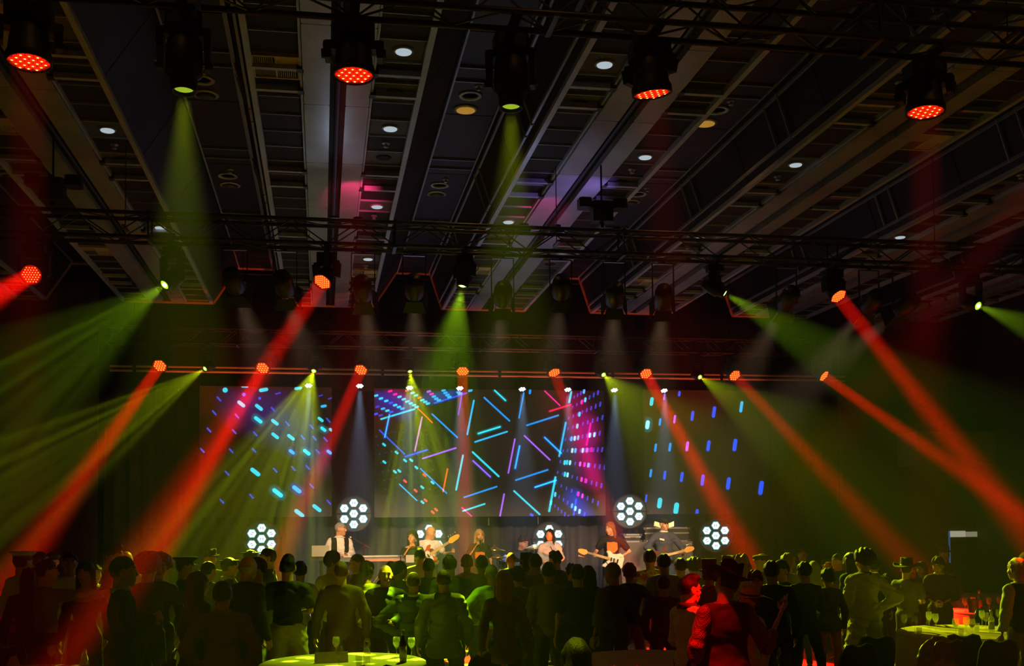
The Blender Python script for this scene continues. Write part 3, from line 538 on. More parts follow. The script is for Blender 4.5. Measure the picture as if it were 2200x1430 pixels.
# ---- round seven-cell blinders on the stage
BLC = emit('blinder_cell', (.86, 1, 1), 1.6); BLE = emit('blinder_edge', (.06, .62, .68), .8); BLS = emit('blinder_slit', (.5, .62, .68), .4)
hexm = MB()
for r0, r1, z0, z1, m in ((.100, .086, 0, .004, BLE), (.086, 0, .004, .006, BLC)):
    v = [(r0*math.cos(i*pi/3), r0*math.sin(i*pi/3), z0) for i in range(6)]
    if r1 > 0: v += [(r1*math.cos(i*pi/3), r1*math.sin(i*pi/3), z1) for i in range(6)]; f = [(i, (i+1) % 6, 6+(i+1) % 6, 6+i) for i in range(6)]
    else: v = [(r0*math.cos(i*pi/3), r0*math.sin(i*pi/3), z0) for i in range(6)]; f = [(0, 1, 2, 3, 4, 5)]
    hexm.add(v, f, m)
HEXM = hexm.mesh('lamp_cell'); SLM = MB().box((-.028, -.026, .006), (-.014, .026, .012), BLS).box((.014, -.026, .006), (.028, .026, .012), BLS).mesh('filament')
for i, (a, b, yaw) in enumerate([(562, 1157, -.1), (760, 1103, 0), (922, 1158, 0), (1180, 1158, 0), (1353, 1098, .15), (1538, 1150, .35)]):
    p0 = P(a, b, 23.1); t = thing('blinder_light', ['round seven-cell blinder at the left end of the stage', 'high round seven-cell blinder behind the keyboard player', 'round seven-cell blinder partly hidden by the bass player', 'round seven-cell blinder behind the singer in the pale blouse', 'high round seven-cell blinder between the two guitarists', 'round seven-cell blinder at the right end of the stage'][i], 'stage light', (p0.x, p0.y, SZ), -yaw)
    dz = p0.z-SZ; h = build(MB().lathe([(0, .1), (.34, .1), (.385, .05), (.385, 0), (.37, -.01), (.355, .0), (.355, .02), (0, .02)], mat('blinder_body', (.03, .033, .036), .45), 36), 'lamp_body', t, (0, 0, dz), (pi/2, 0, 0), smooth=False)
    h.rotation_euler = (pi/2, 0, 0); h.scale = (1, 1, -1)
    for (cx, cy) in [(0, 0)]+[(.225*math.cos(q*pi/3+pi/6), .225*math.sin(q*pi/3+pi/6)) for q in range(6)]:
        c = link('lamp_cell', HEXM, t, (cx, -.025, dz+cy), (pi/2, 0, 0)); link('filament', SLM, c, rot=(0, 0, math.atan2(cy, cx)+pi/2 if (cx or cy) else 0))
    build(MB().tube((0, .12, 0), (0, .12, dz), .018, BLACK, 8).tube((-.42, .02, dz), (.42, .02, dz), .012, BLACK, 6), 'pole', t)
    for q in range(3): build(MB().tube((0, .12, .25), (.35*math.cos(q*2.09+.5), .12+.35*math.sin(q*2.09+.5)*.8, .01), .012, BLACK, 6), 'leg', t)
# ---- added unseen floor washes at the stage front, to redden the truss and ceiling edge
for i, a in enumerate((480, 830, 1235, 1620)):
    p0 = Vector((P(a, 1200, 19.4).x, 19.6, .02)); t = thing('added_floor_wash', ['added red floor wash at the far left foot of the stage', 'added red floor wash below the singers at the stage foot', 'added red floor wash below the guitarist at the stage foot', 'added red floor wash at the far right foot of the stage'][i], 'stage light', p0)
    build(MB().bbox((-.2, -.1, 0), (.2, .1, .1), SATIN, .02), 'base', t); build(MB().lathe([(0, .1), (.1, .1), (.13, .2), (.12, .2), (0, .19)], SATIN, 16), 'lamp_head', t, smooth=True)
    light_spot(p0+Vector((0, 0, .28)), p0+Vector((0, 2.7, 4.95)), 36, (1, .10, .01), E_FLOOR, .1, .6)
# ---- the glow of the picture on the centre led wall
_l = bpy.data.lights.new('screen_glow', 'AREA'); _l.shape = 'RECTANGLE'; _l.size = 4.9; _l.size_y = 2.7; _l.energy = E_SCREEN; _l.color = (.30, .34, .95)
_o = bpy.data.objects.new('screen_glow', _l); C.objects.link(_o); _p = P(1052, 972, SD-.05); aim(_o, _p, _p+Vector((0, -1, .25)))
# ---- added unseen uplights on the middle truss, splashing colour on the steel beams
for (a, b, c, D, col, e, an) in [(770, 560, (1, .04, .17), 14.9, 0, 170, 40), (1200, 560, (1, .04, .25), 15.4, 0, 110, 30), (1330, 560, VIOLET, 14.2, 0, 30, 90), (720, 545, (.45, .55, .75), 12.6, 0, 4, 150), (1130, 545, (.45, .5, .8), 12.6, 0, 4, 150)]:
    p0 = P(a, b, DM-.1); p0.y = DM; p0.z = ZM+.45
    X = {770: .42, 1200: 3.2, 1330: 3.3, 720: .1, 1130: 3.3}[a]
    light_spot(p0, Vector((X, D, ZC)), an, c, e, .05, .9)
    t = thing('added_uplight', {770: 'added small pink fill lamp on the middle truss left of centre', 1200: 'added small pink fill lamp on the middle truss right of centre', 1330: 'added violet fill lamp on the middle truss beside the hoist', 720: 'added pale fill lamp on the middle truss below the left steel beams', 1130: 'added pale fill lamp on the middle truss below the right steel beams'}[a], 'stage light', (p0.x, DM, ZM+.29+.031))
    build(MB().bbox((-.08, -.06, 0), (.08, .06, .03), SATIN), 'base', t); build(MB().lathe([(.05, .03), (.06, .09), (.055, .09), (0, .08)], SATIN, 12), 'can', t)
# ================================================================ people
def surface_nets(D, lo, h):
    """closed quad surface of the zero level of the sampled distance field D"""
    S = D < 0; nx, ny, nz = D.shape
    c = np.zeros((nx-1, ny-1, nz-1), np.int8)
    for i in (0, 1):
        for j in (0, 1):
            for k in (0, 1): c += S[i:nx-1+i, j:ny-1+j, k:nz-1+k]
    act = (c > 0) & (c < 8); ids = -np.ones(act.shape, np.int64); idx = np.argwhere(act); ids[act] = np.arange(len(idx))
    acc = np.zeros((len(idx), 3)); cnt = np.zeros(len(idx)); I, J, K = idx.T
    cor = [(i, j, k) for i in (0, 1) for j in (0, 1) for k in (0, 1)]
    for a in cor:
        for ax in range(3):
            if a[ax]: continue
            b = list(a); b[ax] = 1
            da = D[I+a[0], J+a[1], K+a[2]]; db = D[I+b[0], J+b[1], K+b[2]]; m = (da < 0) != (db < 0)
            t = np.where(m, da/np.where(m, da-db, 1), 0); p = np.tile(np.array(a, float), (len(idx), 1)); p[:, ax] += t
            acc[m] += p[m]; cnt[m] += 1
    V = (idx+acc/cnt[:, None])*h+np.array(lo); quads = []
    for ax in range(3):
        sl0 = [slice(None)]*3; sl1 = [slice(None)]*3; sl0[ax] = slice(0, -1); sl1[ax] = slice(1, None)
        s0 = S[tuple(sl0)]; s1 = S[tuple(sl1)]; e = np.argwhere(s0 != s1); o = [q for q in range(3) if q != ax]
        if not len(e): continue
        ok = (e[:, o[0]] > 0) & (e[:, o[1]] > 0) & (e[:, o[0]] < D.shape[o[0]]-1) & (e[:, o[1]] < D.shape[o[1]]-1); e = e[ok]
        def cid(d0, d1):
            q = e.copy(); q[:, o[0]] += d0; q[:, o[1]] += d1; return ids[q[:, 0], q[:, 1], q[:, 2]]
        q = np.stack([cid(-1, -1), cid(0, -1), cid(0, 0), cid(-1, 0)], 1); fl = s0[e[:, 0], e[:, 1], e[:, 2]]
        if ax == 1: fl = ~fl
        q[~fl] = q[~fl][:, ::-1]; quads.append(q)
    return V, np.concatenate(quads)
def cap(a, b, ra, rb=None, sq=None): return ('c', np.array(a, float), np.array(b, float), ra, ra if rb is None else rb, sq)
def ell(c, r, rot=None): return ('e', np.array(c, float), np.array(r, float), rot)
def field(prims, h, k=.03, pad=.03, post=None, infl=0.0, wr=0.0, ph=0.0, cuts=()):
    los, his = [], []
    for p in prims:
        if p[0] == 'c': r = max(p[3], p[4])+infl; los.append(np.minimum(p[1], p[2])-r); his.append(np.maximum(p[1], p[2])+r)
        else: r = p[2].max() if p[3] is not None else p[2]; los.append(p[1]-r-infl); his.append(p[1]+r+infl)
    lo = np.min(los, 0)-pad-2*h; hi = np.max(his, 0)+pad+2*h; n = np.ceil((hi-lo)/h).astype(int)+1
    ax = [lo[i]+h*np.arange(n[i]) for i in range(3)]; D = np.full(tuple(n), .5)
    for p, l, g in zip(prims, los, his):
        i0 = np.maximum(0, np.floor((l-k-2*h-lo)/h).astype(int)); i1 = np.minimum(n, np.ceil((g+k+2*h-lo)/h).astype(int)+1)
        X, Y, Z = np.meshgrid(ax[0][i0[0]:i1[0]], ax[1][i0[1]:i1[1]], ax[2][i0[2]:i1[2]], indexing='ij')
        if p[0] == 'c':
            a, b = p[1], p[2]; ba = b-a; L2 = max(1e-9, ba@ba); t = np.clip(((X-a[0])*ba[0]+(Y-a[1])*ba[1]+(Z-a[2])*ba[2])/L2, 0, 1)
            d = np.sqrt((X-a[0]-t*ba[0])**2+(Y-a[1]-t*ba[1])**2+(Z-a[2]-t*ba[2])**2)-(p[3]+(p[4]-p[3])*t)-infl
        else:
            U = np.stack([X-p[1][0], Y-p[1][1], Z-p[1][2]], -1)
            if p[3] is not None: U = U@p[3]
            r = p[2]+infl; q = U/r; m = np.sqrt((q*q).sum(-1)); g2 = np.sqrt(((q/r)**2).sum(-1)); d = m*(m-1)/np.maximum(g2, 1e-6)
        s = D[i0[0]:i1[0], i0[1]:i1[1], i0[2]:i1[2]]; hh = np.clip(.5+.5*(d-s)/k, 0, 1); s[...] = d*(1-hh)+s*hh-k*hh*(1-hh)
    if wr or post or len(cuts):
        X, Y, Z = np.meshgrid(*ax, indexing='ij')
        if wr: D = D+wr*np.sin(26*X+6*np.sin(13*Z+ph))*np.sin(21*Z+4*np.sin(15*Y+9*X)+ph)
        if post: D = post(D, X, Y, Z)
    return D, lo
def net(prims, h, **kw):
    D, lo = field(prims, h, **kw); D[0] = D[-1] = .5; D[:, 0] = D[:, -1] = .5; D[:, :, 0] = D[:, :, -1] = .5
    return surface_nets(D, lo, h)
def npmesh(name, V, Q, mi=None, mats=(), smooth=True):
    me = bpy.data.meshes.new(name); n = len(V); f = len(Q)
    me.vertices.add(n); me.vertices.foreach_set('co', np.asarray(V, np.float32).ravel()); me.loops.add(4*f); me.loops.foreach_set('vertex_index', np.asarray(Q, np.int32).ravel())
    me.polygons.add(f); me.polygons.foreach_set('loop_start', np.arange(0, 4*f, 4, dtype=np.int32))
    for m in mats: me.materials.append(m)
    if mi is not None: me.polygons.foreach_set('material_index', np.asarray(mi, np.int32))
    me.polygons.foreach_set('use_smooth', np.full(f, smooth)); me.update(calc_edges=True); return me
SKIN = {'fair': mat('skin_fair', (.60, .29, .15), .5), 'mid': mat('skin_mid', (.42, .19, .09), .5), 'dark': mat('skin_dark', (.12, .055, .035), .5)}
def hairmat(name, col, rough):
    m = mat(name, col, rough, spec=.25); t = m.node_tree; b = t.nodes['Principled BSDF']; tc = t.nodes.new('ShaderNodeTexCoord'); mp = t.nodes.new('ShaderNodeMapping'); mp.inputs['Scale'].default_value = (160, 160, 14)
    n = t.nodes.new('ShaderNodeTexNoise'); n.inputs['Scale'].default_value = 1.0; n.inputs['Detail'].default_value = 3; t.links.new(tc.outputs['Object'], mp.inputs[0]); t.links.new(mp.outputs[0], n.inputs[0])
    bp = t.nodes.new('ShaderNodeBump'); bp.inputs['Strength'].default_value = .8; bp.inputs['Distance'].default_value = .01; t.links.new(n.outputs[0], bp.inputs['Height']); t.links.new(bp.outputs[0], b.inputs['Normal'])
    r = t.nodes.new('ShaderNodeMixRGB'); r.inputs[1].default_value = (*[c*.45 for c in col], 1); r.inputs[2].default_value = (*[min(1, c*1.6) for c in col], 1); t.links.new(n.outputs[0], r.inputs[0]); t.links.new(r.outputs[0], b.inputs['Base Color']); return m
HAIRC = {'black': hairmat('hair_black', (.014, .010, .008), .5), 'brown': hairmat('hair_brown', (.055, .025, .012), .5), 'blond': hairmat('hair_blond', (.42, .25, .10), .5), 'grey': hairmat('hair_grey', (.3, .29, .28), .6), 'red': hairmat('hair_red', (.32, .05, .015), .5), 'auburn': hairmat('hair_auburn', (.22, .08, .03), .5)}
LIP = mat('lips', (.42, .10, .08), .4); BROW = mat('brow', (.05, .025, .015), .7); EYEW = mat('eye_white', (.7, .68, .65), .25); IRIS = mat('iris', (.02, .015, .01), .2); MOUTH = mat('mouth', (.10, .015, .015), .5)
def head_data(fem, smile, h):
    w_ = .93 if fem else 1.0
    pr = [ell((0, -.005, .02), (.074*w_, .094, .098)), ell((0, .02, -.045), (.058*w_, .07, .075)), ell((0, .066, -.098), (.024*w_, .022, .022)), cap((0, .086, .018), (0, .108, -.026), .008, .0125), cap((-.036, .076, .032), (.036, .076, .032), .012),
          ell((-.04, .058, -.03), (.022, .024, .024)), ell((.04, .058, -.03), (.022, .024, .024)), ell((-.077*w_, -.008, -.008), (.011, .023, .033)), ell((.077*w_, -.008, -.008), (.011, .023, .033)), cap((-.02, .084, -.064), (.02, .084, -.064), .009), cap((0, -.022, -.07), (0, -.035, -.2), .05 if fem else .058)]
    V, Q = net(pr, h, k=.022); ctr = V[Q].mean(1); mi = np.zeros(len(Q), int); x, y, z = np.abs(ctr[:, 0]), ctr[:, 1], ctr[:, 2]
    mi[(y > .07) & (x < .024) & (np.abs(z+.064-(.25*x if smile else 0)) < .0075)] = 1
    mi[(y > .05) & (x > .014) & (x < .05) & (np.abs(z-.036) < .006)] = 2
    Vs, Qs, Ms = [V], [Q], [mi]; n = len(V)
    for sx in (-1, 1):
        for (c, r, m) in (((sx*.031, .079, .012), .0115, 3), ((sx*.031, .0885, .012), .0055, 4)):
            b = MB().ball(c, r, EYEW, 8, 6); Vs.append(np.array(b.v)); Qs.append(np.array(b.f)+n); Ms.append(np.full(len(b.f), m)); n += len(b.v)
    return np.concatenate(Vs), np.concatenate(Qs), np.concatenate(Ms)
HEADS = {(f, hi): head_data(f, True, .0075 if hi else .0125) for f in (0, 1) for hi in (0, 1)}
def hand_data(pose, h=.0085):
    pr = [ell((0, 0, .05), (.042, .017, .052))]
    curl = {'relax': (.35, .45), 'fist': (1.35, 1.5), 'grip': (.95, 1.2), 'flat': (.05, .08), 'vsign': (.1, .1)}[pose]
    for i, (x, L) in enumerate(((-.031, .062), (-.0105, .078), (.0105, .083), (.031, .075))):
        a1, a2 = curl; sp = (i-1.5)*.06
        if pose == 'vsign':
            if i < 2: a1, a2 = 1.4, 1.5
            else: sp = (-.16, .16)[i-2]
        p0 = np.array((x, 0, .085)); p1 = p0+L*.52*np.array((sp, math.sin(a1), math.cos(a1))); p2 = p1+L*.48*np.array((sp, math.sin(a1+a2), math.cos(a1+a2)))
        pr += [cap(p0, p1, .0095, .0085), cap(p1, p2, .0085, .007)]
    pr += [cap((.032, .006, .03), (.058, .02, .062), .012, .0105), cap((.058, .02, .062), (.06, .036, .09), .0105, .008)]
    return net(pr, h, k=.008)
HANDS = {p: hand_data(p) for p in ('relax', 'fist', 'grip', 'flat', 'vsign')}
# ---- hair, modelled around the head centre, shared by everybody who wears it that way
def hair_mesh(kind):
    k = ('hair', kind)
    if k in _cache: return _cache[k]
    sh = ell((0, -.012, .026), (.084, .103, .102)); h = .0105; cut = lambda X, Y, Z: np.where(Y < -.045, -.085-Z, (.004+.62*Y-Z+.05*np.maximum(0, -Y-.0)*0-.055*np.clip((-Y-.0)/.05, 0, 1))*.86)
    amp, fr = 0.0035, 95
    if kind == 'short': pr = [sh]
    elif kind == 'cropped': pr = [ell((0, -.01, .022), (.080, .100, .1))]; amp = .0015
    elif kind == 'messy': pr = [ell((0, -.01, .034), (.09, .108, .108)), ell((0, .05, .10), (.05, .05, .035))]; amp = .009; fr = 75
    elif kind == 'quiff': pr = [ell((0, -.012, .026), (.081, .102, .1)), ell((0, .03, .105), (.058, .075, .04))]; amp = .003
    elif kind == 'fringe': pr = [ell((0, -.015, .02), (.082, .1, .1))]; cut = lambda X, Y, Z: np.maximum((-.002+.58*Y-Z)*.86, Z-.025)
    elif kind == 'afro': pr = [ell((0, -.03, .05), (.135, .135, .125))]; amp = .008; fr = 90; cut = lambda X, Y, Z: (.02+.75*Y-Z)*.8
    elif kind in ('long', 'straight', 'wavy', 'verylong'):
        L = {'long': .22, 'straight': .27, 'wavy': .27, 'verylong': .36}[kind]
        pr = [ell((0, -.014, .028), (.088, .107, .104)), ell((0, -.07, -.5*L+.02), (.088, .05, .5*L+.03)), cap((-.077, -.01, .02), (-.088, -.02, -L*.9), .026, .02), cap((.077, -.01, .02), (.088, -.02, -L*.9), .026, .02)]
        amp = .009 if kind == 'wavy' else .0025; fr = 55 if kind == 'wavy' else 95
        cut = lambda X, Y, Z: np.minimum((-.0+.62*Y-Z)*.85, .1-np.sqrt((X/1.0)**2+((Y-.06)*1.0)**2+(Z*.55+.05)**2)*1.25)
    elif kind == 'bob': pr = [ell((0, -.014, .028), (.09, .107, .104)), ell((0, -.045, -.06), (.098, .07, .1))]; amp = .004; cut = lambda X, Y, Z: np.maximum((-.0+.62*Y-Z)*.85-.5*(Z < -.02)*0, .088-np.sqrt((X*1.25)**2+(Y-.1)**2+(Z+.03)**2))
    elif kind == 'bun': pr = [sh, ell((0, -.115, .06), (.042, .042, .042))]
    elif kind == 'ponytail': pr = [sh, cap((0, -.1, .05), (0, -.15, -.05), .03), cap((0, -.15, -.05), (0, -.13, -.22), .03, .015)]
    elif kind == 'curlylong': pr = [ell((0, -.02, .03), (.1, .115, .112)), ell((0, -.06, -.1), (.125, .075, .15))]; amp = .012; fr = 62; cut = lambda X, Y, Z: np.minimum((-.0+.62*Y-Z)*.85, .1-np.sqrt(X**2+(Y-.07)**2+(Z*.55+.04)**2)*1.2)
    def post(D, X, Y, Z):
        if amp: D = D+amp*(np.sin(fr*X+1+12*Z)*np.sin(fr*.35*Z+2*np.sin(30*Y))+.8*np.sin(fr*.9*X-fr*.7*Y+.7))
        return np.maximum(D, cut(X, Y, Z))
    V, Q = net(pr, h, k=.02, post=post); _cache[k] = npmesh('hair', V, Q, mats=[HAIRC['black']]); return _cache[k]
def hat_mesh(kind, m, band=None):
    k = ('hat', kind, m.name)
    if k in _cache: return _cache[k]
    b = MB(); n = 28; band = band or BLACK
    def brim(rx, ry, curl, z0=.052, r0=.088, droop=0.0, t=.006):
        vs, fs = [], []
        for j in range(6):
            u = j/5
            for i in range(n):
                a = 2*pi*i/n; x = (r0*(1-u)+rx*u)*math.cos(a); y = (r0*1.15*(1-u)+ry*u)*math.sin(a); vs.append((x, y-.01, z0+curl*u*u*abs(math.cos(a))**2.2-droop*u*u*abs(math.sin(a))))
        m0 = len(vs); vs += [(x, y, z+t) for x, y, z in vs]
        for j in range(5):
            for i in range(n):
                a, c = j*n+i, j*n+(i+1) % n; fs += [(a, c, c+n, a+n), (m0+a, m0+a+n, m0+c+n, m0+c)]
        for i in range(n): fs.append((5*n+i, 5*n+(i+1) % n, m0+5*n+(i+1) % n, m0+5*n+i))
        b.add(vs, fs, m)
    if kind in ('cowboy', 'fedora'):
        if kind == 'cowboy': brim(.18, .215, .05, droop=.022); H = .125
        else: brim(.125, .15, .012, droop=.008); H = .1
        vs, fs = [], []
        for j in range(7):
            u = j/6
            for i in range(n):
                a = 2*pi*i/n; rr = .09*(1-.16*u) if j < 5 else .09*(.84-(u-.66)*1.2); x = rr*math.cos(a); y = rr*1.17*math.sin(a)
                vs.append((x, y-.01, .05+H*min(1, u*1.5)-(.03*math.exp(-(x/.025)**2) if j >= 4 else 0)))
        for j in range(6):
            for i in range(n): fs.append((j*n+i, j*n+(i+1) % n, (j+1)*n+(i+1) % n, (j+1)*n+i))
        fs.append(tuple(6*n+i for i in range(n))); b.add(vs, fs, m)
        b.lathe([(.0915, .055), (.0905, .075), (.09, .075)], band, n, (0, -.01, 0), 1, 1.17)
    elif kind == 'tophat': brim(.125, .145, .02); b.lathe([(.09, .05), (.086, .12), (.092, .2), (.088, .205), (0, .205)], m, n, (0, -.01, 0), 1, 1.15); b.lathe([(.0925, .055), (.0905, .08)], band, n, (0, -.01, 0), 1, 1.15)
    elif kind in ('peaked', 'captain'):
        b.lathe([(.088, .04), (.09, .075)], band, n, (0, -.01, 0), 1, 1.15); b.lathe([(.09, .075), (.128, .105), (.132, .115), (.12, .125), (0, .128)], m, n, (0, -.004, .0), 1, 1.1)
        b.add([(-.08, .06, .046), (-.045, .12, .03), (0, .14, .026), (.045, .12, .03), (.08, .06, .046), (-.08, .06, .051), (-.045, .12, .035), (0, .14, .031), (.045, .12, .035), (.08, .06, .051)], [(0, 1, 2, 3, 4), (9, 8, 7, 6, 5), (0, 5, 6, 1), (1, 6, 7, 2), (2, 7, 8, 3), (3, 8, 9, 4)], BLACK)
    elif kind in ('cap', 'flatcap'):
        b.lathe([(.09, .03), (.092, .06), (.083, .095), (.05, .122), (0, .13)] if kind == 'cap' else [(.09, .04), (.108, .07), (.1, .09), (.05, .105), (0, .108)], m, n, (0, -.01 if kind == 'cap' else .008, 0), 1, 1.16)
        L = .17 if kind == 'cap' else .145
        b.add([(-.075, .06, .036), (-.06, L-.03, .026), (0, L, .024), (.06, L-.03, .026), (.075, .06, .036), (-.075, .06, .042), (-.06, L-.03, .032), (0, L, .03), (.06, L-.03, .032), (.075, .06, .042)], [(0, 1, 2, 3, 4), (9, 8, 7, 6, 5), (0, 5, 6, 1), (1, 6, 7, 2), (2, 7, 8, 3), (3, 8, 9, 4)], m)
    elif kind == 'mortar':
        b.lathe([(.09, .03), (.09, .08)], m, n, (0, -.01, 0), 1, 1.15); b.box((-.13, -.14, .08), (.13, .12, .088), m); b.tube((0, -.01, .09), (.12, .1, .092), .004, band, 5).tube((.12, .1, .092), (.125, .105, .02), .006, band, 5)
    elif kind == 'beret': b.lathe([(.09, .035), (.13, .065), (.125, .09), (.06, .105), (0, .108)], m, n, (.01, -.015, 0), 1, 1.1)
    _cache[k] = b.mesh('hat', True); return _cache[k]
def glasses_mesh(m):
    k = ('glasses', m.name)
    if k in _cache: return _cache[k]
    b = MB()
    for sx in (-1, 1):
        pts = [(sx*.034+.026*math.cos(a), .1, .008+.019*math.sin(a)) for a in [2*pi*i/12 for i in range(13)]]; b.path(pts, .0028, m, 5)
        b.path([(sx*.06, .1, .014), (sx*.078, .07, .014), (sx*.08, -.01, .012)], .0028, m, 5)
    b.path([(-.01, .102, .012), (.01, .102, .012)], .0028, m, 5); _cache[k] = b.mesh('glasses'); return _cache[k]
CL = {}
def cloth(c, rough=.8):
    if isinstance(c, bpy.types.Material): return c
    k = 'cloth_%d_%d_%d' % tuple(int(v*999) for v in c); return mat(k, c, rough, 0, .18, 14, .25, .12, .0)
ARMS = {'down': ((.25, -.03, 1.13), (.265, .05, .88)), 'hang': ((.27, -.02, 1.13), (.29, .03, .87)), 'front': ((.24, .0, 1.15), (.10, .25, 1.13)), 'drink': ((.25, .03, 1.16), (.13, .22, 1.30)), 'akimbo': ((.42, -.09, 1.14), (.21, .04, .99)), 'pocket': ((.30, -.10, 1.14), (.2, .05, .93)),
        'clasp': ((.235, .02, 1.14), (.05, .24, 1.05)), 'up': ((.33, .05, 1.46), (.33, .08, 1.74)), 'raise': ((.34, .02, 1.22), (.42, .13, 1.46)), 'out': ((.45, .06, 1.38), (.7, .1, 1.42)), 'hug': ((.3, .18, 1.3), (.12, .38, 1.36)), 'mic': ((.25, .08, 1.17), (.06, .17, 1.45)), 'phone': ((.22, .06, 1.15), (.07, .25, 1.22)), 'back': ((.26, -.12, 1.15), (.12, -.16, .95))}
def person(name, label, pos, H, face, skin='fair', fem=0, hair='short', hairc='brown', top=(.05, .05, .05), sleeve='long', hem=.9, flare=0.0, legs=(.02, .02, .025), leg_r=1.0, arms=('down', 'down'), hands=('relax', 'relax'), head=(0, 0, 0), wd=1.0, hat=None, hatc=None, glasses=None,
           collar=None, vest=None, vest_open=True, skirt=None, seat=False, hi=False, stance=.1, lean=0.0, scarf=None, group=None, shoes=(.015, .013, .012), neck=0.0, band=None, shirtfront=None, wrk=1.0):
    """one person facing local +y; arms (left,right) by name or (elbow,wrist); head (yaw,pitch,roll) in degrees"""
    s = H/1.75; wd = 1+(wd-1)*.65; W = wd*(.92 if fem else 1.0); root = thing(name, label, 'person', pos, -math.radians(face), group); h = .018 if hi else .026
    dz = -.42 if seat else 0.0; sh = .172*W; hc = (0, .015+lean*.6, 1.627+dz)
    A = []
    for i, sx in ((0, -1), (1, 1)):
        e, w_ = ARMS[arms[i]] if isinstance(arms[i], str) else arms[i]
        if isinstance(arms[i], str): e = (sx*e[0]*(.5+.5*W), e[1]+lean*.4, e[2]); w_ = (sx*w_[0]*(.5+.5*W), w_[1]+lean*.3, w_[2])
        A.append((np.array((sx*sh, lean*.45, 1.39+dz)), np.array((e[0], e[1], e[2]+dz)), np.array((w_[0], w_[1], w_[2]+dz))))
    chest = (0, .005+lean*.38, 1.28+dz); belly = (0, .012+lean*.18, 1.08+dz); pel = (0, 0, .95+dz)
    torso = [ell(chest, (.16*W, .112*wd, .2)), ell(belly, ((.128 if fem else .15)*W, .105*wd, .16)), ell(pel, ((.172 if fem else .165)*W, .118*wd, .125)), cap((-sh+.05, lean*.45, 1.385+dz), (sh-.05, lean*.45, 1.385+dz), .06), cap((0, -.02+lean*.45, 1.455+dz), (-sh+.01, lean*.45, 1.395+dz), .05, .045), cap((0, -.02+lean*.45, 1.455+dz), (sh-.01, lean*.45, 1.395+dz), .05, .045)]
    if fem: torso += [ell((-.065*W, .078+lean*.38, 1.27+dz), (.07, .04, .065)), ell((.065*W, .078+lean*.38, 1.27+dz), (.07, .04, .065)), ell((0, .08+lean*.38, 1.25+dz), (.08, .038, .08))]
    nk = [cap((0, -.012+lean*.45, 1.42+dz), (0, lean*.6-.01, 1.56+dz), .052 if fem else .06)]
    lg = []
    for sx in (-1, 1):
        if seat: a, b, c = (sx*.09, .0, .92+dz), (sx*.12, .42, .52), (sx*.12, .4, .09)
        else: a, b, c = (sx*.088, 0, .93), (sx*(.088+stance)*.55+sx*.04, .02, .5), (sx*stance, -.015, .09)
        lg.append((a, b, c))
    ar = .85 if fem else 1.0; body = list(torso)+nk
    for a, e, w_ in A: body += [cap(a, e, .046*ar, .038*ar), cap(e, w_, .037*ar, .026*ar)]
    for a, b, c in lg: body += [cap(a, b, .078, .05), cap(b, c, .05, .036), ell((c[0], c[1]+.06, .042), (.04, .115, .04))]
    V, Q = net(body, h*1.15, k=.035, infl=-.008); V = V*s
    Vs, Qs, Ms = [V], [Q], [np.zeros(len(Q), int)]; n = len(V)
    ry, rp, rr = [math.radians(v) for v in head]; HR = np.array(Matrix.Rotation(-ry, 3, 'Z')@Matrix.Rotation(-rp, 3, 'X')@Matrix.Rotation(rr, 3, 'Y'))
    pivot = np.array((hc[0], hc[1]-.03, hc[2]-.09)); off = np.array((0, .03, .09))
    hv, hq, hm = HEADS[(int(bool(fem)), int(bool(hi)))]; hs = 1.0
    Vs.append(((hv*1.06+off)@HR.T+pivot)*s); Qs.append(hq+n); Ms.append(hm); n += len(hv)
    for i, (a, e, w_) in enumerate(A):
        d = nrm(w_-e); side = np.array((0, 1.0, 0)) if abs(d[1]) < .8 else np.array((0, 0, 1.0)); pz = d; sx = (-1, 1)[i]
        px_ = nrm(np.cross(side, pz)); palm = np.cross(pz, px_)
        # thumb towards the front of the body, palm towards the middle
        inward = np.array((-sx, 0, 0.0)); pin = inward-pz*(inward@pz)
        if np.linalg.norm(pin) < .2: pin = np.array((0, 0, -1.0))-pz*(-pz[2])
        py_ = nrm(pin); px_ = np.cross(py_, pz)
        v, q = HANDS[hands[i]]; v = v.copy(); flip = px_[1]+.3*px_[2] < 0
        if flip: v[:, 0] *= -1; q = q[:, ::-1]
        Vs.append((v@np.array([px_, py_, pz])*(.92 if fem else 1.0)+w_-pz*.012)*s); Qs.append(q+n); Ms.append(np.zeros(len(q), int)); n += len(v)
    me = npmesh('body', np.concatenate(Vs), np.concatenate(Qs), np.concatenate(Ms), [SKIN[skin], LIP, BROW, EYEW, IRIS, MOUTH]); link('body', me, root)
    ph = rnd.random()*6
    def put(nm, V, Q, m): return link(nm, npmesh(nm, V*s, Q, mats=[cloth(m)]), root)
    # trousers / skirt
    if skirt:
        zl = skirt; pr = [ell(pel, (.185*W, .135*wd, .13))]+[cap((0, 0, .95+dz-q*.08), (0, 0, .95+dz-q*.08), .15+.016*q) for q in range(int((.95-zl)/.08)+1)]
        V, Q = net(pr, h, k=.05, wr=.008, ph=ph, post=lambda D, X, Y, Z: np.maximum(D, np.maximum(zl-Z, Z-1.02-dz))); put('skirt', V, Q, legs)
    else:
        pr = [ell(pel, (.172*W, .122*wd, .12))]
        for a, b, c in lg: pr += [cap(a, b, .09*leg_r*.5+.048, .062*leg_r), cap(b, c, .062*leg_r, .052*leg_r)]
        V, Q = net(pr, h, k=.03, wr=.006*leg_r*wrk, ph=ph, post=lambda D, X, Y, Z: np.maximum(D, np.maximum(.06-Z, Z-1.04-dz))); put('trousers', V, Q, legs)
    # top
    pr = list(torso)
    if flare: pr += [ell((0, 0, hem+.1+dz), ((.18+flare)*W, (.13+flare)*wd, .16))]
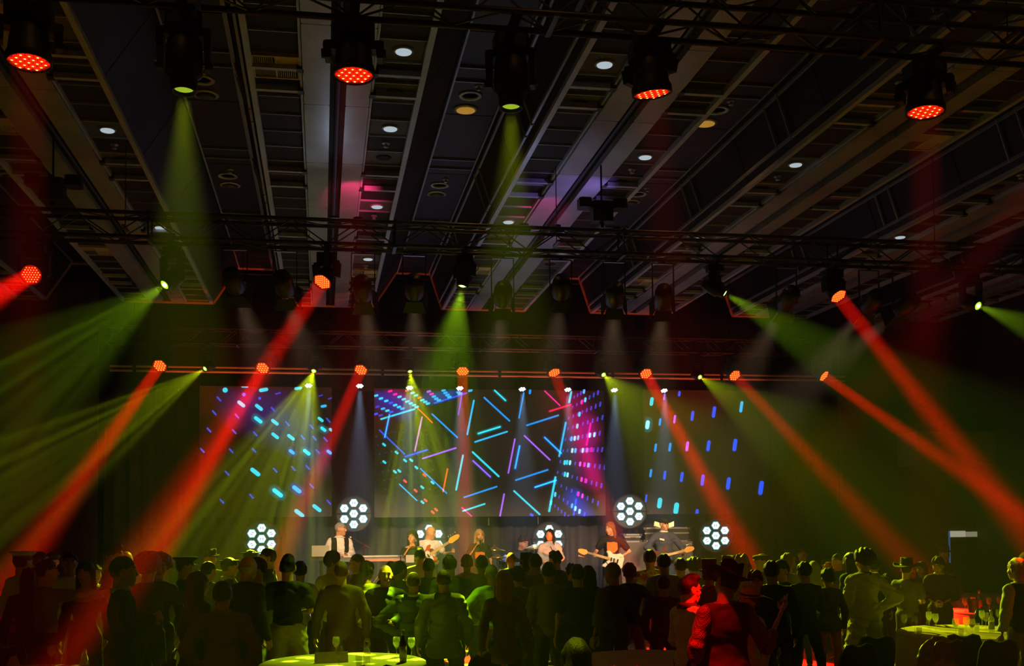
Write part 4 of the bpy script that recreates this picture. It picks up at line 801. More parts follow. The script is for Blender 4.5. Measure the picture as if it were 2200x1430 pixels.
    for a, e, w_ in A:
        if sleeve == 'long': pr += [cap(a, e, .062*ar, .055*ar), cap(e, w_-(w_-e)*.06, .054*ar, .043*ar)]
        elif sleeve == 'short': pr += [cap(a, a+(e-a)*.62, .066*ar, .062*ar)]
        elif sleeve == 'half': pr += [cap(a, e, .06*ar, .054*ar), cap(e, e+(w_-e)*.3, .053*ar, .05*ar)]
    pr += [cap((0, -.01+lean*.45, 1.42+dz), (0, -.015+lean*.45, 1.465+dz), .064)]
    zn = 1.485+dz-neck; hm_ = hem+dz
    V, Q = net(pr, h, k=.032, infl=.008+.01*(wrk-1), wr=.0075*wrk, ph=ph, post=lambda D, X, Y, Z: np.maximum(D, np.maximum(hm_-Z, Z-zn+.35*np.abs(Y+.02)*(Y > 0)*(1 if neck else .3))))
    tp = put('top', V, Q, top)
    if vest is not None:
        pv = list(torso)
        def pf(D, X, Y, Z):
            D = np.maximum(D, np.maximum(hm_-.02-Z, Z-1.47-dz)); D = np.maximum(D, np.abs(X)-(sh-.0))
            if vest_open: D = np.maximum(D, -np.maximum(np.abs(X)-.07, .0-Y))
            return D
        V, Q = net(pv, h, k=.032, infl=.026, wr=.004, ph=ph, post=pf); put('vest', V, Q, vest)
    if collar is not None:
        b = MB().lathe([(.066, -.01), (.07, .035), (.082, .028), (.092, -.005)], cloth(collar), 18); m = b.mesh('collar', True); link('collar', m, root, (0, (lean*.5-.012)*s, (1.465+dz)*s), (.12, 0, 0)).scale = (s, s, s)
    if scarf is not None:
        b = MB(); b.lathe([(.06, 0), (.095, .0), (.1, .03), (.085, .06), (.06, .055)], cloth(scarf), 18); b.path([(.06, .07, .02), (.09, .12, -.06), (.085, .15, -.2), (.08, .15, -.4)], .028, cloth(scarf), 8); link('scarf', b.mesh('scarf', True), root, (0, (lean*.5-.012)*s, (1.45+dz)*s)).scale = (s, s, s)
    sb = MB()
    for a, b_, c in lg: sb.add(*shoe_geo(c[0]*s, c[1]*s, s), cloth(shoes))
    link('shoes', sb.mesh('shoes', True), root)
    HM = Matrix.Translation(Vector(pivot*s))@Matrix(HR.tolist()).to_4x4()@Matrix.Translation(Vector(off*s))@Matrix.Diagonal((s*1.06, s*1.06, s*1.06, 1))
    if hair:
        o = link('hair', hair_mesh(hair), root); o.matrix_basis = HM; o.material_slots[0].link = 'OBJECT'; o.material_slots[0].material = HAIRC[hairc]
    if hat: o = link('hat', hat_mesh(hat, cloth(hatc or (.01, .01, .01)), cloth(band) if band else None), root); o.matrix_basis = HM
    if glasses: o = link('glasses', glasses_mesh(BLACK), root); o.matrix_basis = HM
    root['_s'] = s; return root, HM, A, s
def shoe_geo(x, y, s):
    b = MB(); prof = [(-.07, .0, .035, .07), (-.04, .0, .042, .085), (.03, .0, .045, .075), (.1, .0, .05, .05), (.15, .0, .045, .038), (.18, .0, .025, .028)]; vs = []; fs = []
    for (yy, z0, w_, z1) in prof:
        for (u, v) in ((-1, 0), (-1, .6), (-.6, 1), (.6, 1), (1, .6), (1, 0)): vs.append((x+u*w_*s, y+yy*s, max(.004, v*z1*s+.004)))
    for j in range(5):
        for i in range(6): fs.append((j*6+i, j*6+(i+1) % 6, (j+1)*6+(i+1) % 6, (j+1)*6+i))
    fs += [tuple(range(5, -1, -1)), tuple(range(30, 36))]; return vs, fs
HLOG = []
def guest(px, ty, D, face, label, **kw):
    """somebody in the hall whose head top shows at pixel (px,top) at depth D"""
    p = P(px, ty, D); extra = {'cowboy': .10, 'tophat': .07, 'fedora': .05, 'captain': .02, 'peaked': .02, 'cap': .01, 'flatcap': .01, 'mortar': .0, 'beret': 0, None: 0}[kw.get('hat')]
    if kw.get('hair') == 'afro' and not kw.get('hat'): extra = .05
    H = (p.z-extra)*(1.75/1.33 if kw.get('seat') else 1.0); HLOG.append((round(H, 2), px))
    return person('person', label, (p.x, p.y, 0), H, face, **kw)
# ---------------------------------------------------------------- the guests
K = (.012, .012, .013); NAVY = (.015, .018, .035); OLIVE = (.16, .13, .05); BEIGE = (.42, .34, .2); WHT = (.62, .58, .52); CREAM = (.5, .42, .28); DGR = (.012, .035, .02); RUST = (.30, .13, .05); GREY = (.13, .12, .11); WINE = (.12, .012, .012); DENIM = (.03, .045, .09); TAN = (.33, .2, .09)
G = guest
# left side
G(48, 1182, 14.2, 35, 'man in a white shirt and white captain hat at the far left', top=WHT, hat='captain', hatc=(.7, .65, .6), sleeve='long', hem=.98)
G(64, 1222, 13.1, -10, 'tall dark-haired woman in a long dark green gown, back turned', fem=1, hair='wavy', hairc='black', top=DGR, skirt=.08, legs=DGR, wd=1.15)
G(84, 1185, 15.2, 75, 'red-faced man looking right behind the outstretched arm', top=K, hair='cropped')
G(98, 1203, 12.5, 70, 'person in an olive top stretching an arm out to the right', top=OLIVE, hair='short', sleeve='short', arms=('down', ((.05, .35, 1.38), (.03, .66, 1.43))), hem=1.0)
G(112, 1185, 16.6, 170, 'faint face under a flat cap between the arm and the white shirt', top=(.05, .04, .03), hat='flatcap', hatc=(.05, .05, .04))
G(150, 1187, 14.4, 165, 'man in a white dress shirt facing the tables at the left wall', skin='mid', hair='short', hairc='black', top=WHT, arms=('front', 'front'), hem=.96, legs=K)
G(185, 1207, 12.9, 190, 'woman with long dark hair facing us beside the white shirt', fem=1, hair='verylong', hairc='black', top=K, neck=.12, legs=K)
G(204, 1214, 15.5, 150, 'half-hidden dark-haired guest behind the long-haired woman', fem=1, hair='bob', hairc='black', top=K)
G(242, 1171, 14.5, 95, 'tall bearded man in profile before the red wall panel', hair='messy', hairc='black', top=K)
G(272, 1184, 16.2, 200, 'bald red-lit man behind the man in the suit', hair=None, top=GREY)
G(262, 1197, 10.6, 80, 'man in a dark suit with white collar, turned right, at the left', hair='short', hairc='brown', top=(.03, .018, .016), collar=WHT, hem=.8, flare=.01, arms=('down', 'phone'))
G(318, 1186, 12.6, 10, 'big-haired guest hugging, seen from behind', hair='afro', hairc='black', top=(.05, .035, .02), arms=('hug', 'hug'), hem=.8)
G(341, 1187, 13.35, 190, 'guest with red-glowing curls in the hug', fem=1, hair='afro', hairc='red', top=(.06, .045, .03), arms=('down', 'down'), head=(-20, 0, 0))  # the red rim light is put into the hair colour
G(396, 1194, 14.2, 85, 'person in a dark green uniform and peaked officer cap', top=DGR, hat='peaked', hatc=(.02, .03, .02), hair='cropped', hem=.8)
G(452, 1176, 17.4, 160, 'guest in a brimmed hat far back near the curtain, left', hat='fedora', hatc=(.04, .035, .03), top=GREY)
G(447, 1207, 15.0, 40, 'dark-haired guest behind the blond rim-lit woman', hair='short', hairc='black', top=K)
G(491, 1199, 15.2, 80, 'guest in a mortarboard with a white stole', hat='mortar', hatc=K, hair='short', top=K, scarf=WHT)
G(424, 1229, 11.2, 55, 'woman with long rim-lit hair, turned right, beside the brown jacket', fem=1, hair='verylong', hairc='brown', top=(.03, .05, .015), hem=.75, flare=.03, skirt=.1, legs=(.02, .04, .012))
G(478, 1250, 10.0, 8, 'broad man in a brown corduroy jacket with tan collar, hand in pocket', hair='short', hairc='brown', top=mat('corduroy', (.26, .115, .045), .9, 0, .2, 30, .2, .3), collar=TAN, hem=.82, flare=.02, wd=1.16, arms=('pocket', 'pocket'), hi=True, legs=(.03, .025, .02))
G(531, 1195, 12.7, 45, 'bald man in a black suit talking beside the brown jacket', hair='fringe', hairc='grey', top=K, hem=.8, wd=1.08, flare=.01)
G(553, 1199, 13.2, 250, 'woman in a cream top facing the bald man, glass in hand', fem=1, hair='bob', hairc='brown', top=(.5, .42, .15), arms=('drink', 'drink'), hands=('grip', 'grip'))
G(538, 1182, 16.6, 20, 'guest in a flat-topped cap behind the bald man', hat='mortar', hatc=K, top=DGR)
G(577, 1178, 15.6, 265, 'man in profile with one red-lit shoulder', hair='short', hairc='brown', top=K)
G(618, 1195, 12.75, 5, 'man in a black T-shirt and baggy pale trousers', hair='quiff', hairc='black', top=K, sleeve='short', legs=(.42, .34, .16), leg_r=1.65, hem=1.0, wd=1.08, arms=('down', 'front'), hi=True)
G(645, 1206, 14.2, 355, 'dark-haired guest in a white top with a dark shoulder strap', fem=1, hair='bun', hairc='black', top=CREAM, hem=.85)
# centre
G(713, 1187, 14.6, 40, 'curly dark-haired man in a cream shirt looking at the keyboard player', hair='messy', hairc='black', top=CREAM, hem=.88)
G(733, 1206, 13.0, 0, 'man in a dark brown shirt seen straight from behind, left of centre', hair='cropped', hairc='brown', top=(.075, .045, .025), hem=.82, wd=1.15, arms=('hang', 'hang'), legs=(.05, .03, .02))
G(768, 1191, 16.2, 255, 'dark-haired man whose face glows red, turned left', hair='short', hairc='black', top=DGR, collar=CREAM)
G(788, 1209, 14.2, 15, 'dark-haired guest in a yellowish shirt, right of the dark brown shirt', hair='messy', hairc='black', top=(.34, .28, .09), hem=.88, sleeve='short')
G(828, 1214, 13.2, 178, 'man facing us in an open dark jacket, hands together', hair='fringe', hairc='blond', top=(.02, .026, .014), shirtfront=1, hem=.85, wd=1.1, flare=.015, arms=('clasp', 'clasp'), hi=True, skin='mid')
G(840, 1206, 16.8, 0, 'head of a guest just behind the man facing us', hair='short', hairc='brown', top=K)
G(858, 1206, 15.2, 60, 'long-haired man behind the striped polo', hair='bob', hairc='brown', top=(.12, .12, .04))
G(902, 1178, 18.0, 0, 'guest in a pale shirt right in front of the bass player', hair='short', hairc='black', top=CREAM)
G(921, 1200, 15.4, 5, 'dark-clothed guest below the bass guitar neck', hair='short', hairc='brown', top=(.04, .03, .02))
G(888, 1229, 12.75, 3, 'broad man in a dark striped polo shirt with pale collar', hair='cropped', hairc='brown', top=pattern('polo_stripe', 'stripe', (.012, .016, .012), (.06, .08, .02), 1.15), collar=(.5, .42, .2), wd=1.22, hem=.85, arms=('akimbo', 'hang'), hi=True, legs=K)
G(966, 1193, 14.0, 350, 'man in a black suit jacket with a hand on his hip', hair='short', hairc='black', top=(.012, .02, .012), hem=.8, wd=1.12, flare=.015, arms=('down', 'akimbo'))
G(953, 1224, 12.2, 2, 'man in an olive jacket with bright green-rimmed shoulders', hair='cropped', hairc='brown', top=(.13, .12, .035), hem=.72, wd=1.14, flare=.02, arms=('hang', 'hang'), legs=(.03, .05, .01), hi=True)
G(1003, 1192, 16.4, 10, 'red-haired guest in a pink top', fem=1, hair='bob', hairc='red', top=(.5, .16, .16))
G(1035, 1193, 15.3, 355, 'dark-haired guest in a yellow-green shirt under the blonde singer', hair='short', hairc='black', top=(.28, .25, .07))
G(1056, 1213, 13.6, 0, 'guest in a bright green-lit shirt and red trousers', hair='cropped', hairc='grey', top=(.22, .35, .08), legs=(.35, .02, .02), arms=('akimbo', 'down'))  # the green light is put into the colour of a white shirt
G(1082, 1227, 11.4, 3, 'woman with long straight blond hair in an olive blazer, from behind', fem=1, hair='straight', hairc='blond', top=(.18, .14, .05), hem=.74, flare=.02, legs=K, arms=('down', 'down'), hi=True)
G(1112, 1217, 13.4, 350, 'guest in a round dark beret and sequined jacket', fem=1, hair='bob', hairc='black', hat='beret', hatc=(.03, .035, .012), top=pattern('sequins', 'dot', (.02, .02, .015), (.1, .1, .05), 60, .3))
G(1098, 1187, 18.2, 0, 'orange-lit cropped head in front of the drummer', hair='cropped', hairc='red', top=K)
G(1131, 1180, 15.6, 340, 'guest in a big dark cowboy hat right of the drummer', hat='cowboy', hatc=K, hair='bob', hairc='black', top=K)
G(1150, 1190, 14.6, 350, 'man in a tan shirt below the singer in the pale blouse', hair='short', hairc='brown', top=(.24, .17, .09))
G(1194, 1186, 16.5, 320, 'dark-haired man in dark green looking left at the singer', hair='messy', hairc='black', top=DGR)
G(1179, 1208, 13.0, 5, 'man in an untucked khaki shirt, right of the blond woman', hair='short', hairc='black', top=(.22, .17, .08), hem=.82, wd=1.1, sleeve='half', legs=(.05, .045, .02), hi=True)
G(1227, 1213, 16.2, 0, 'small dark head left of the black T-shirt', hair='messy', hairc='black', top=K)
G(1241, 1213, 12.4, 358, 'man in a black T-shirt standing right of centre', hair='short', hairc='black', top=K, sleeve='short', hem=.82, wd=1.14, arms=('down', 'down'), legs=K, hi=True)
G(1264, 1216, 13.6, 10, 'dark long-haired woman right behind the black T-shirt', fem=1, hair='long', hairc='black', top=K)
G(1317, 1208, 12.2, 335, 'grey-cropped man in a brown short-sleeved shirt looking left', hair='cropped', hairc='grey', top=(.11, .075, .04), sleeve='half', hem=.82, wd=1.1, legs=(.02, .018, .015), hi=True)
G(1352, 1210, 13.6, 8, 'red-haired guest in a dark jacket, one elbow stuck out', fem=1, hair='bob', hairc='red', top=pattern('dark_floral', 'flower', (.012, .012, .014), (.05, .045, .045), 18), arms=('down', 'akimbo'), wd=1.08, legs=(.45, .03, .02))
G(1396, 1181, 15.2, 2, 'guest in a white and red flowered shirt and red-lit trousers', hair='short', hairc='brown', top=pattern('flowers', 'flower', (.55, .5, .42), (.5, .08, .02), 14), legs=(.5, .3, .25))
G(1426, 1190, 14.0, 355, 'brown-haired man in a beige shirt right of the flowered shirt', hair='short', hairc='brown', top=(.3, .22, .13), wd=1.05)
G(1462, 1199, 14.6, 0, 'guest in a pinkish shirt under the second guitar', hair='short', hairc='brown', top=(.3, .16, .12))
G(1490, 1196, 15.8, 0, 'guest with curly black hair left of the top hat', hair='afro', hairc='black', top=K)
G(1425, 1236, 12.3, 358, 'short-haired guest in a dark navy jacket before the beige shirt', hair='cropped', hairc='brown', top=(.025, .02, .026), hem=.78, wd=1.12, arms=('pocket', 'down'), legs=(.015, .012, .012))
# right foreground trio
G(1477, 1238, 9.45, 72, 'man with glasses in a white shirt and dark scarf, smiling right', hair='quiff', hairc='black', glasses=1, top=WHT, scarf=(.03, .03, .03), collar=CREAM, hem=.84, arms=('clasp', ((.22, .08, 1.13), (.1, .34, 1.02))), hi=True, head=(8, 2, 0), legs=K)
G(1523, 1203, 12.4, 15, 'guest in a tall black top hat and reddish scarf', hat='tophat', hatc=K, hair='short', hairc='black', top=(.05, .035, .02), scarf=(.28, .01, .012))
G(1557, 1192, 8.5, 352, 'man in a tilted black cowboy hat, dark red vest and checked shirt', hat='cowboy', hatc=(.008, .007, .007), hair='cropped', hairc='brown', top=pattern('gingham', 'check', (.5, .06, .05), (.05, .008, .01), 85), sleeve='half', vest=(.09, .012, .012), vest_open=False, hem=.9, wd=1.1,
  arms=('hang', ((.40, .06, 1.10), (.60, .14, 1.38))), hands=('relax', 'vsign'), head=(0, 6, 20), hi=True, legs=(.02, .018, .02))
G(1565, 1190, 14.2, 340, 'guest in a banded fedora behind the cowboy hat', hat='fedora', hatc=(.02, .018, .015), band=TAN, hair='short', top=GREY)
G(1594, 1194, 13.8, 20, 'curly-haired guest lit yellow-green right of the fedora', fem=1, hair='curlylong', hairc='blond', top=(.3, .26, .08))
G(1607, 1252, 9.8, 250, 'woman in a straw hat looking left beside the cowboy hat', fem=1, hat='fedora', hatc=(.5, .32, .14), hair='bob', hairc='brown', top=CREAM, legs=(.42, .3, .16), head=(0, 0, -12))
G(1622, 1229, 11.2, 200, 'dark curly-haired guest peeking over the straw hat', fem=1, hair='messy', hairc='black', top=K)
G(1638, 1188, 15.2, 270, 'orange-faced man in a flat cap, in profile', hat='flatcap', hatc=(.07, .05, .02), hair='cropped', top=(.1, .06, .03))
G(1657, 1205, 11.7, 5, 'large man in black seen from behind, right of the straw hat', hair='short', hairc='black', top=K, hem=.72, wd=1.25, flare=.02, legs=(.09, .07, .03), skin='mid')
G(1679, 1207, 13.2, 240, 'dark-haired guest whose face shows over the black shoulder', hair='messy', hairc='black', top=K)
G(1692, 1189, 13.8, 5, 'guest in a long yellow-green coat with rim-lit hair', fem=1, hair='bob', hairc='blond', top=(.3, .26, .1), hem=.6, flare=.03, legs=K)
G(1728, 1207, 12.6, 355, 'slim man in a black top and trousers with legs apart', hair='short', hairc='black', top=(.012, .018, .01), legs=(.014, .016, .01), stance=.24, sleeve='half', arms=('down', 'drink'), hem=.9)
G(1724, 1177, 18.6, 200, 'guest far back in front of the orange curtain', hair='messy', hairc='black', top=K)
G(1697, 1177, 17.0, 190, 'guest in a wide hat behind the rim-lit hair', hat='fedora', hatc=(.05, .04, .02), hair='short', top=GREY)
G(1748, 1206, 15.2, 20, 'grey-haired guest in a pale knit top', fem=1, hair='long', hairc='grey', top=(.33, .3, .24))
G(1778, 1221, 13.2, 0, 'woman with dark bobbed hair, brown jacket and red-lit trousers', fem=1, hair='bob', hairc='black', top=(.055, .03, .02), hem=.84, flare=.02, legs=(.55, .08, .06), arms=('drink', 'down'))  # the red light on the trousers is put into their colour
G(1775, 1200, 17.3, 190, 'guest in a pale cap behind the bobbed hair', hat='cap', hatc=(.13, .12, .06), hair='short', top=GREY)
G(1800, 1190, 15.9, 250, 'guest tipping a drink with raised arm', hair='short', hairc='brown', top=K, arms=('drink', ((.28, .2, 1.36), (.1, .2, 1.55))))
G(1828, 1188, 14.2, 330, 'guest with dark dreadlocks left of the pale overall', hair='verylong', hairc='black', top=K, skin='dark')
G(1855, 1177, 13.4, 350, 'tall person in a pale baggy overall with goggles pushed up', hair='afro', hairc='brown', top=(.46, .4, .18), legs=(.46, .4, .18), leg_r=1.75, hem=.86, wd=1.2, flare=.02, arms=('hang', 'akimbo'), hi=True, stance=.17, wrk=1.9, collar=(.05, .045, .03))
G(1904, 1232, 15.6, 200, 'small red-faced guest right of the pale overall', fem=1, hair='short', hairc='black', top=K)
G(1877, 1200, 15.2, 20, 'dark-clothed guest half hidden by the pale overall', hair='short', hairc='black', top=K, wd=1.1)
G(1947, 1190, 14.0, 55, 'man in a grey T-shirt and dark cowboy hat near the tables', hat='cowboy', hatc=(.02, .018, .012), hair='cropped', hairc='brown', top=(.14, .12, .06), sleeve='short', arms=('front', 'front'), hem=.9, legs=(.06, .04, .025), wd=1.1)
G(1980, 1207, 15.5, 230, 'guest in dark clothes facing the man in the cowboy hat', fem=1, hair='long', hairc='brown', top=DGR, arms=('front', 'front'))
G(2017, 1193, 14.4, 215, 'guest with rim-lit bobbed wig looking down at folded hands', fem=1, hair='bob', hairc='black', top=(.025, .018, .016), arms=('clasp', 'clasp'), sleeve='half', head=(10, 24, 0), skirt=.5, legs=(.02, .014, .012), collar=(.5, .5, .3), hi=True, wd=1.1)
G(2028, 1170, 17.5, 190, 'red-lit man in a small dark hat behind the bobbed wig', hat='fedora', hatc=(.03, .025, .02), hair='cropped', top=K)
G(2186, 1200, 11.3, 340, 'blond guest in a black vest over bright white sleeves', hair='bob', hairc='blond', top=(.6, .6, .45), vest=K, vest_open=False, hem=.92, hi=True, legs=(.16, .13, .06), arms=('hang', 'down'))
G(2205, 1185, 14.2, 340, 'reddish head cut by the right edge of the view', hair='cropped', hairc='auburn', top=K)
G(1238, 1373, 7.6, 5, 'dark-haired person seated close to us at the bottom centre', seat=True, hair='long', hairc='black', top=(.02, .01, .01), hi=True, fem=1)
# ---------------------------------------------------------------- the band (on the stage deck)
def player(px, ty, D, face, label, **kw):
    p = P(px, ty, D); return person('person', label, (p.x, p.y, SZ), (p.z-SZ)*(1.75/1.33 if kw.get('seat') else 1), face, hi=True, **kw)
ORANGE = (.75, .16, .015)
def tee(name):    # black T-shirt with an orange print on the chest
    m = mat(name, (.02, .018, .018), .8); return m
player(729, 1122, 21.2, 168, 'grey-haired keyboard player in a white shirt and black vest', hair='cropped', hairc='grey', top=(.75, .7, .66), collar=(.75, .7, .66), vest=(.012, .013, .012), hem=.98, arms=('front', 'front'), head=(-55, 0, 0), legs=K)
player(886, 1142, 20.6, 185, 'dark curly-haired singer in a black lace dress holding a microphone', fem=1, hair='curlylong', hairc='black', top=K, neck=.04, sleeve='short', skirt=.4, legs=K, arms=('mic', 'mic'), hands=('grip', 'grip'), head=(18, -8, 0), glasses=None)
player(921, 1130, 21.2, 165, 'shaven-headed bass player in a white T-shirt', hair=None, top=(.72, .68, .62), sleeve='short', hem=.95, arms=(((-.33, .0, 1.2), (-.42, .18, 1.24)), ((.28, .0, 1.15), (.02, .2, 1.06))), hands=('grip', 'relax'), head=(-45, 12, 0), legs=K)
player(1029, 1137, 20.6, 182, 'blonde singer in a black T-shirt with an orange print, microphone at her mouth', fem=1, hair='long', hairc='blond', top=K, sleeve='short', hem=.98, arms=('down', 'mic'), hands=('relax', 'grip'), head=(-10, 4, 0), legs=K)
player(1121, 1151, 23.0, 170, 'dark-haired drummer in a black T-shirt sitting behind the cymbals', seat=True, hair='messy', hairc='brown', top=(.025, .025, .028), sleeve='short', arms=('front', 'front'), hands=('grip', 'grip'), head=(-20, 15, 0))
player(1181, 1137, 20.8, 185, 'dark-haired singer in a pale blouse leaning her head back', fem=1, hair='long', hairc='black', top=mat('pale_blouse', (.50, .54, .60), .8, 0, .2, 9), collar=(.5, .54, .6), wrk=1.8, hem=.86, flare=.02, wd=1.12, arms=('front', 'clasp'), head=(25, -14, 0), legs=K)
player(1313, 1121, 21.0, 190, 'long-haired guitarist in a black T-shirt with an orange print', hair='verylong', hairc='auburn', top=K, sleeve='short', hem=.98, arms=(((-.36, .02, 1.16), (-.1, .22, 1.04)), ((.3, .02, 1.18), (.36, .26, 1.13))), hands=('relax', 'grip'), head=(38, 6, 0), legs=K)
player(1426, 1112, 21.3, 178, 'guitarist in a navy work jacket and dark cap', hair='cropped', hairc='grey', hat='cap', hatc=(.012, .012, .016), top=(.05, .055, .09), sleeve='half', hem=.92, arms=(((-.36, .02, 1.17), (-.3, .24, 1.08)), ((.36, .02, 1.18), (.12, .24, 1.03))), hands=('grip', 'relax'), head=(-8, 0, 0), legs=DENIM, collar=WHT, wd=1.1)
# ================================================================ band gear
def at_stage(px, py, D): p = P(px, py, D); return p
def guitar(name, label, body_px, head_px, D, col, headcol, bass=False, pick=None, neckc=(.5, .33, .14)):
    """electric guitar facing the hall: body centre and headstock tip given where the photograph shows them"""
    b = P(*body_px, D); hd = P(*head_px, D-.12); t = thing(name, label, 'guitar', b)
    ax = (hd-b).normalized(); nrm_ = Vector((0, -1, .08)); side = nrm_.cross(ax).normalized(); nrm_ = ax.cross(side).normalized()
    if side.z < 0: pass
    M = Matrix((ax, side, nrm_)).transposed().to_4x4(); L = (hd-b).length
    pts = [(-.2, 0), (-.205, .08), (-.17, .145), (-.1, .165), (-.03, .135), (.03, .115), (.08, .13), (.14, .175), (.2, .17), (.205, .135), (.15, .09), (.13, .045), (.13, -.045), (.145, -.085), (.18, -.12), (.175, -.15), (.12, -.155), (.05, -.12), (-.03, -.13), (-.1, -.165), (-.17, -.145), (-.205, -.08)]
    bd = build(MB().prism([(x, y) for x, y in pts][::-1], -.022, .022, mat('lacquer_%s_%d' % (name, int(col[0]*99)), col, .25, spec=.6)), 'guitar_body', t); bd.matrix_basis = M
    if pick is not None: build(MB().prism([(-.03, -.1), (.11, -.12), (.125, -.03), (.12, .05), (.1, .1), (.02, .09), (-.06, .02), (-.1, -.06)], .0225, .025, mat('pickguard_%s_%d' % (name, int(pick[0]*99)), pick, .35)), 'pickguard', bd)
    build(MB().box((-.09, -.04, .025), (-.06, .04, .036), CHROME).box((-.01, -.04, .025), (.015, .04, .033), BLACK).box((.05, -.04, .025), (.075, .04, .033), BLACK).ball((-.12, -.09, .03), .01, CHROME, 6, 4).ball((-.15, -.1, .03), .01, CHROME, 6, 4), 'bridge', bd)
    NM = mat('maple_neck', (.55, .36, .16), .4); hl = .24 if bass else .2
    build(MB().add([(.1, -.03, .02), (.1, .03, .02), (L-hl, .022, .03), (L-hl, -.022, .03), (.1, -.026, .045), (.1, .026, .045), (L-hl, .02, .045), (L-hl, -.02, .045)], [(0, 1, 2, 3), (7, 6, 5, 4), (0, 4, 5, 1), (1, 5, 6, 2), (2, 6, 7, 3), (3, 7, 4, 0)], NM).box((.1, -.022, .045), (L-hl, .022, .048), mat('fretboard', neckc, .5)), 'neck', t).matrix_basis = M
    hp = [(L-hl, -.022), (L-hl+.04, -.05), (L-.05, -.042), (L, -.015), (L-.005, .03), (L-.06, .05), (L-hl+.06, .062), (L-hl, .022)]
    hs = build(MB().prism(hp, .02, .036, mat('headstock_%s_%d' % (name, int(headcol[1]*99)), headcol, .3)), 'headstock', t); hs.matrix_basis = M
    n = 4 if bass else 6
    for i in range(n):
        x = L-hl+.05+(hl-.09)*i/(n-1); build(MB().tube((x, .05, .03), (x, .085, .03), .006, CHROME, 6).ball((x, .095, .03), (.012, .014, .006), CHROME, 8, 5), 'tuning_peg', hs)
    st = MB()
    for i in range(n): y = (i-(n-1)/2)*.008; st.tube((-.07, y, .04), (L-hl, y, .05), .0012, CHROME, 4)
    build(st, 'strings', t).matrix_basis = M
    return t
guitar('electric_guitar', 'white electric guitar with maple headstock held by the long-haired guitarist', (1318, 1203), (1241, 1181), 20.66, (.78, .72, .55), (.72, .48, .16), pick=(.75, .72, .62))
guitar('electric_guitar', 'guitar with amber headstock held by the man in the dark cap', (1417, 1196), (1491, 1177), 20.92, (.10, .02, .015), (.72, .3, .05), pick=(.02, .02, .02))
guitar('bass_guitar', 'sunburst bass guitar with yellow headstock pointing up to the right', (915, 1197), (987, 1149), 20.92, (.45, .06, .02), (.75, .45, .06), bass=True, pick=(.7, .68, .6))
# prints on shirts: flat shapes lying on the chest
def print_patch(person_label, pts, col, name='shirt_print', y=.148, z=1.25):
    o = [q for q in C.objects if q.get('label') == person_label][0]; s = o['_s']; m = mat('print_%d_%d' % (int(col[0]*99), int(col[2]*99)), col, .7)
    n = len(pts); vs = [(x*s, (y-.25*x*x/.1*.12-(.0))*s, (z+q)*s) for x, q in pts]; c = (0, y*s, z*s); vs2 = [(x, yy+.012, zz) for x, yy, zz in vs]
    b = MB().add(vs2+vs, [tuple(range(n)), tuple(range(2*n-1, n-1, -1))]+[(i, n+i, n+(i+1) % n, (i+1) % n) for i in range(n)], m); build(b, name, o)
blob = [(-.1, .09), (-.04, .11), (.05, .1), (.1, .11), (.105, .0), (.09, -.1), (.03, -.11), (-.05, -.1), (-.11, -.04)]
print_patch('long-haired guitarist in a black T-shirt with an orange print', blob, ORANGE)
print_patch('blonde singer in a black T-shirt with an orange print, microphone at her mouth', [(x*.95, q*.9-.05) for x, q in blob], ORANGE, y=.152)
print_patch('shaven-headed bass player in a white T-shirt', [(-.06, .02), (-.02, .06), (.05, .05), (.07, 0), (.0, -.04)], (.3, .05, .02))
print_patch('guitarist in a navy work jacket and dark cap', [(.05, .09), (.14, .11), (.145, .075), (.055, .055)], (.7, .62, .5), 'chest_patch', .146)
def mic_at(label, px, py, D, tilt=(.5, -.6, -.7)):
    p = P(px, py, D); t = thing('microphone', label, 'microphone', p); d = Vector(tilt).normalized()
    build(MB().ball((0, 0, 0), .028, mat('mic_grille', (.35, .35, .36), .4, .8), 10, 8), 'grille', t, smooth=True); build(MB().tube(d*.02, d*.17, .022, SATIN, 10, .014), 'handle', t, smooth=True); return t
mic_at('silver microphone held by the curly-haired singer', 893, 1161, 20.38, (.05, -.1, -1)); mic_at('microphone held at the mouth of the blonde singer', 1031, 1158, 20.38, (.1, -.35, -1))
def mic_stand(label, px, py, D, mic=True, boom=.25):
    p = P(px, py, D); t = thing('microphone_stand', label, 'mic stand', (p.x, p.y, SZ)); z = p.z-SZ
    build(MB().tube((boom, 0, 0), (boom, 0, z-.12), .011, BLACK, 8), 'pole', t); build(MB().tube((boom+.12, .05, z-.2), (.02, 0, z-.01), .008, BLACK, 6), 'boom', t); build(MB().lathe([(.14, 0), (.14, .02), (.02, .035), (0, .035)], BLACK, 16, (boom, 0, 0)), 'foot', t)
    if mic: build(MB().ball((0, 0, z), .027, mat('mic_grille', (.35, .35, .36), .4, .8), 10, 8).tube((.01, 0, z-.01), (.13, .03, z-.06), .016, SATIN, 8), 'microphone', t)
mic_stand('microphone on a boom stand beside the keyboard player', 753, 1154, 20.7); mic_stand('short microphone stand right of the keyboard', 858, 1180, 20.05, False, .02)
mic_stand('thin dark microphone stand before the singer in the pale blouse', 1180, 1172, 20.3, False, .0); mic_stand('microphone stand left of the white guitar', 1298, 1203, 20.3, False, .05)
for lab, px, py in (('overhead drum microphone above the blonde singer', 1050, 1120), ('overhead drum microphone above the drummer', 1156, 1118)):
    p = P(px, py, 22.9); t = thing('drum_microphone', lab, 'microphone', (p.x, p.y, SZ)); z = p.z-SZ
    build(MB().tube((0, 0, z-.08), (0, 0, z+.08), .014, ALU, 8), 'capsule', t); build(MB().tube((0, 0, z+.08), (-.22, .05, z-.22), .007, BLACK, 6).tube((-.22, .05, 0), (-.22, .05, z-.2), .01, BLACK, 6), 'boom', t)
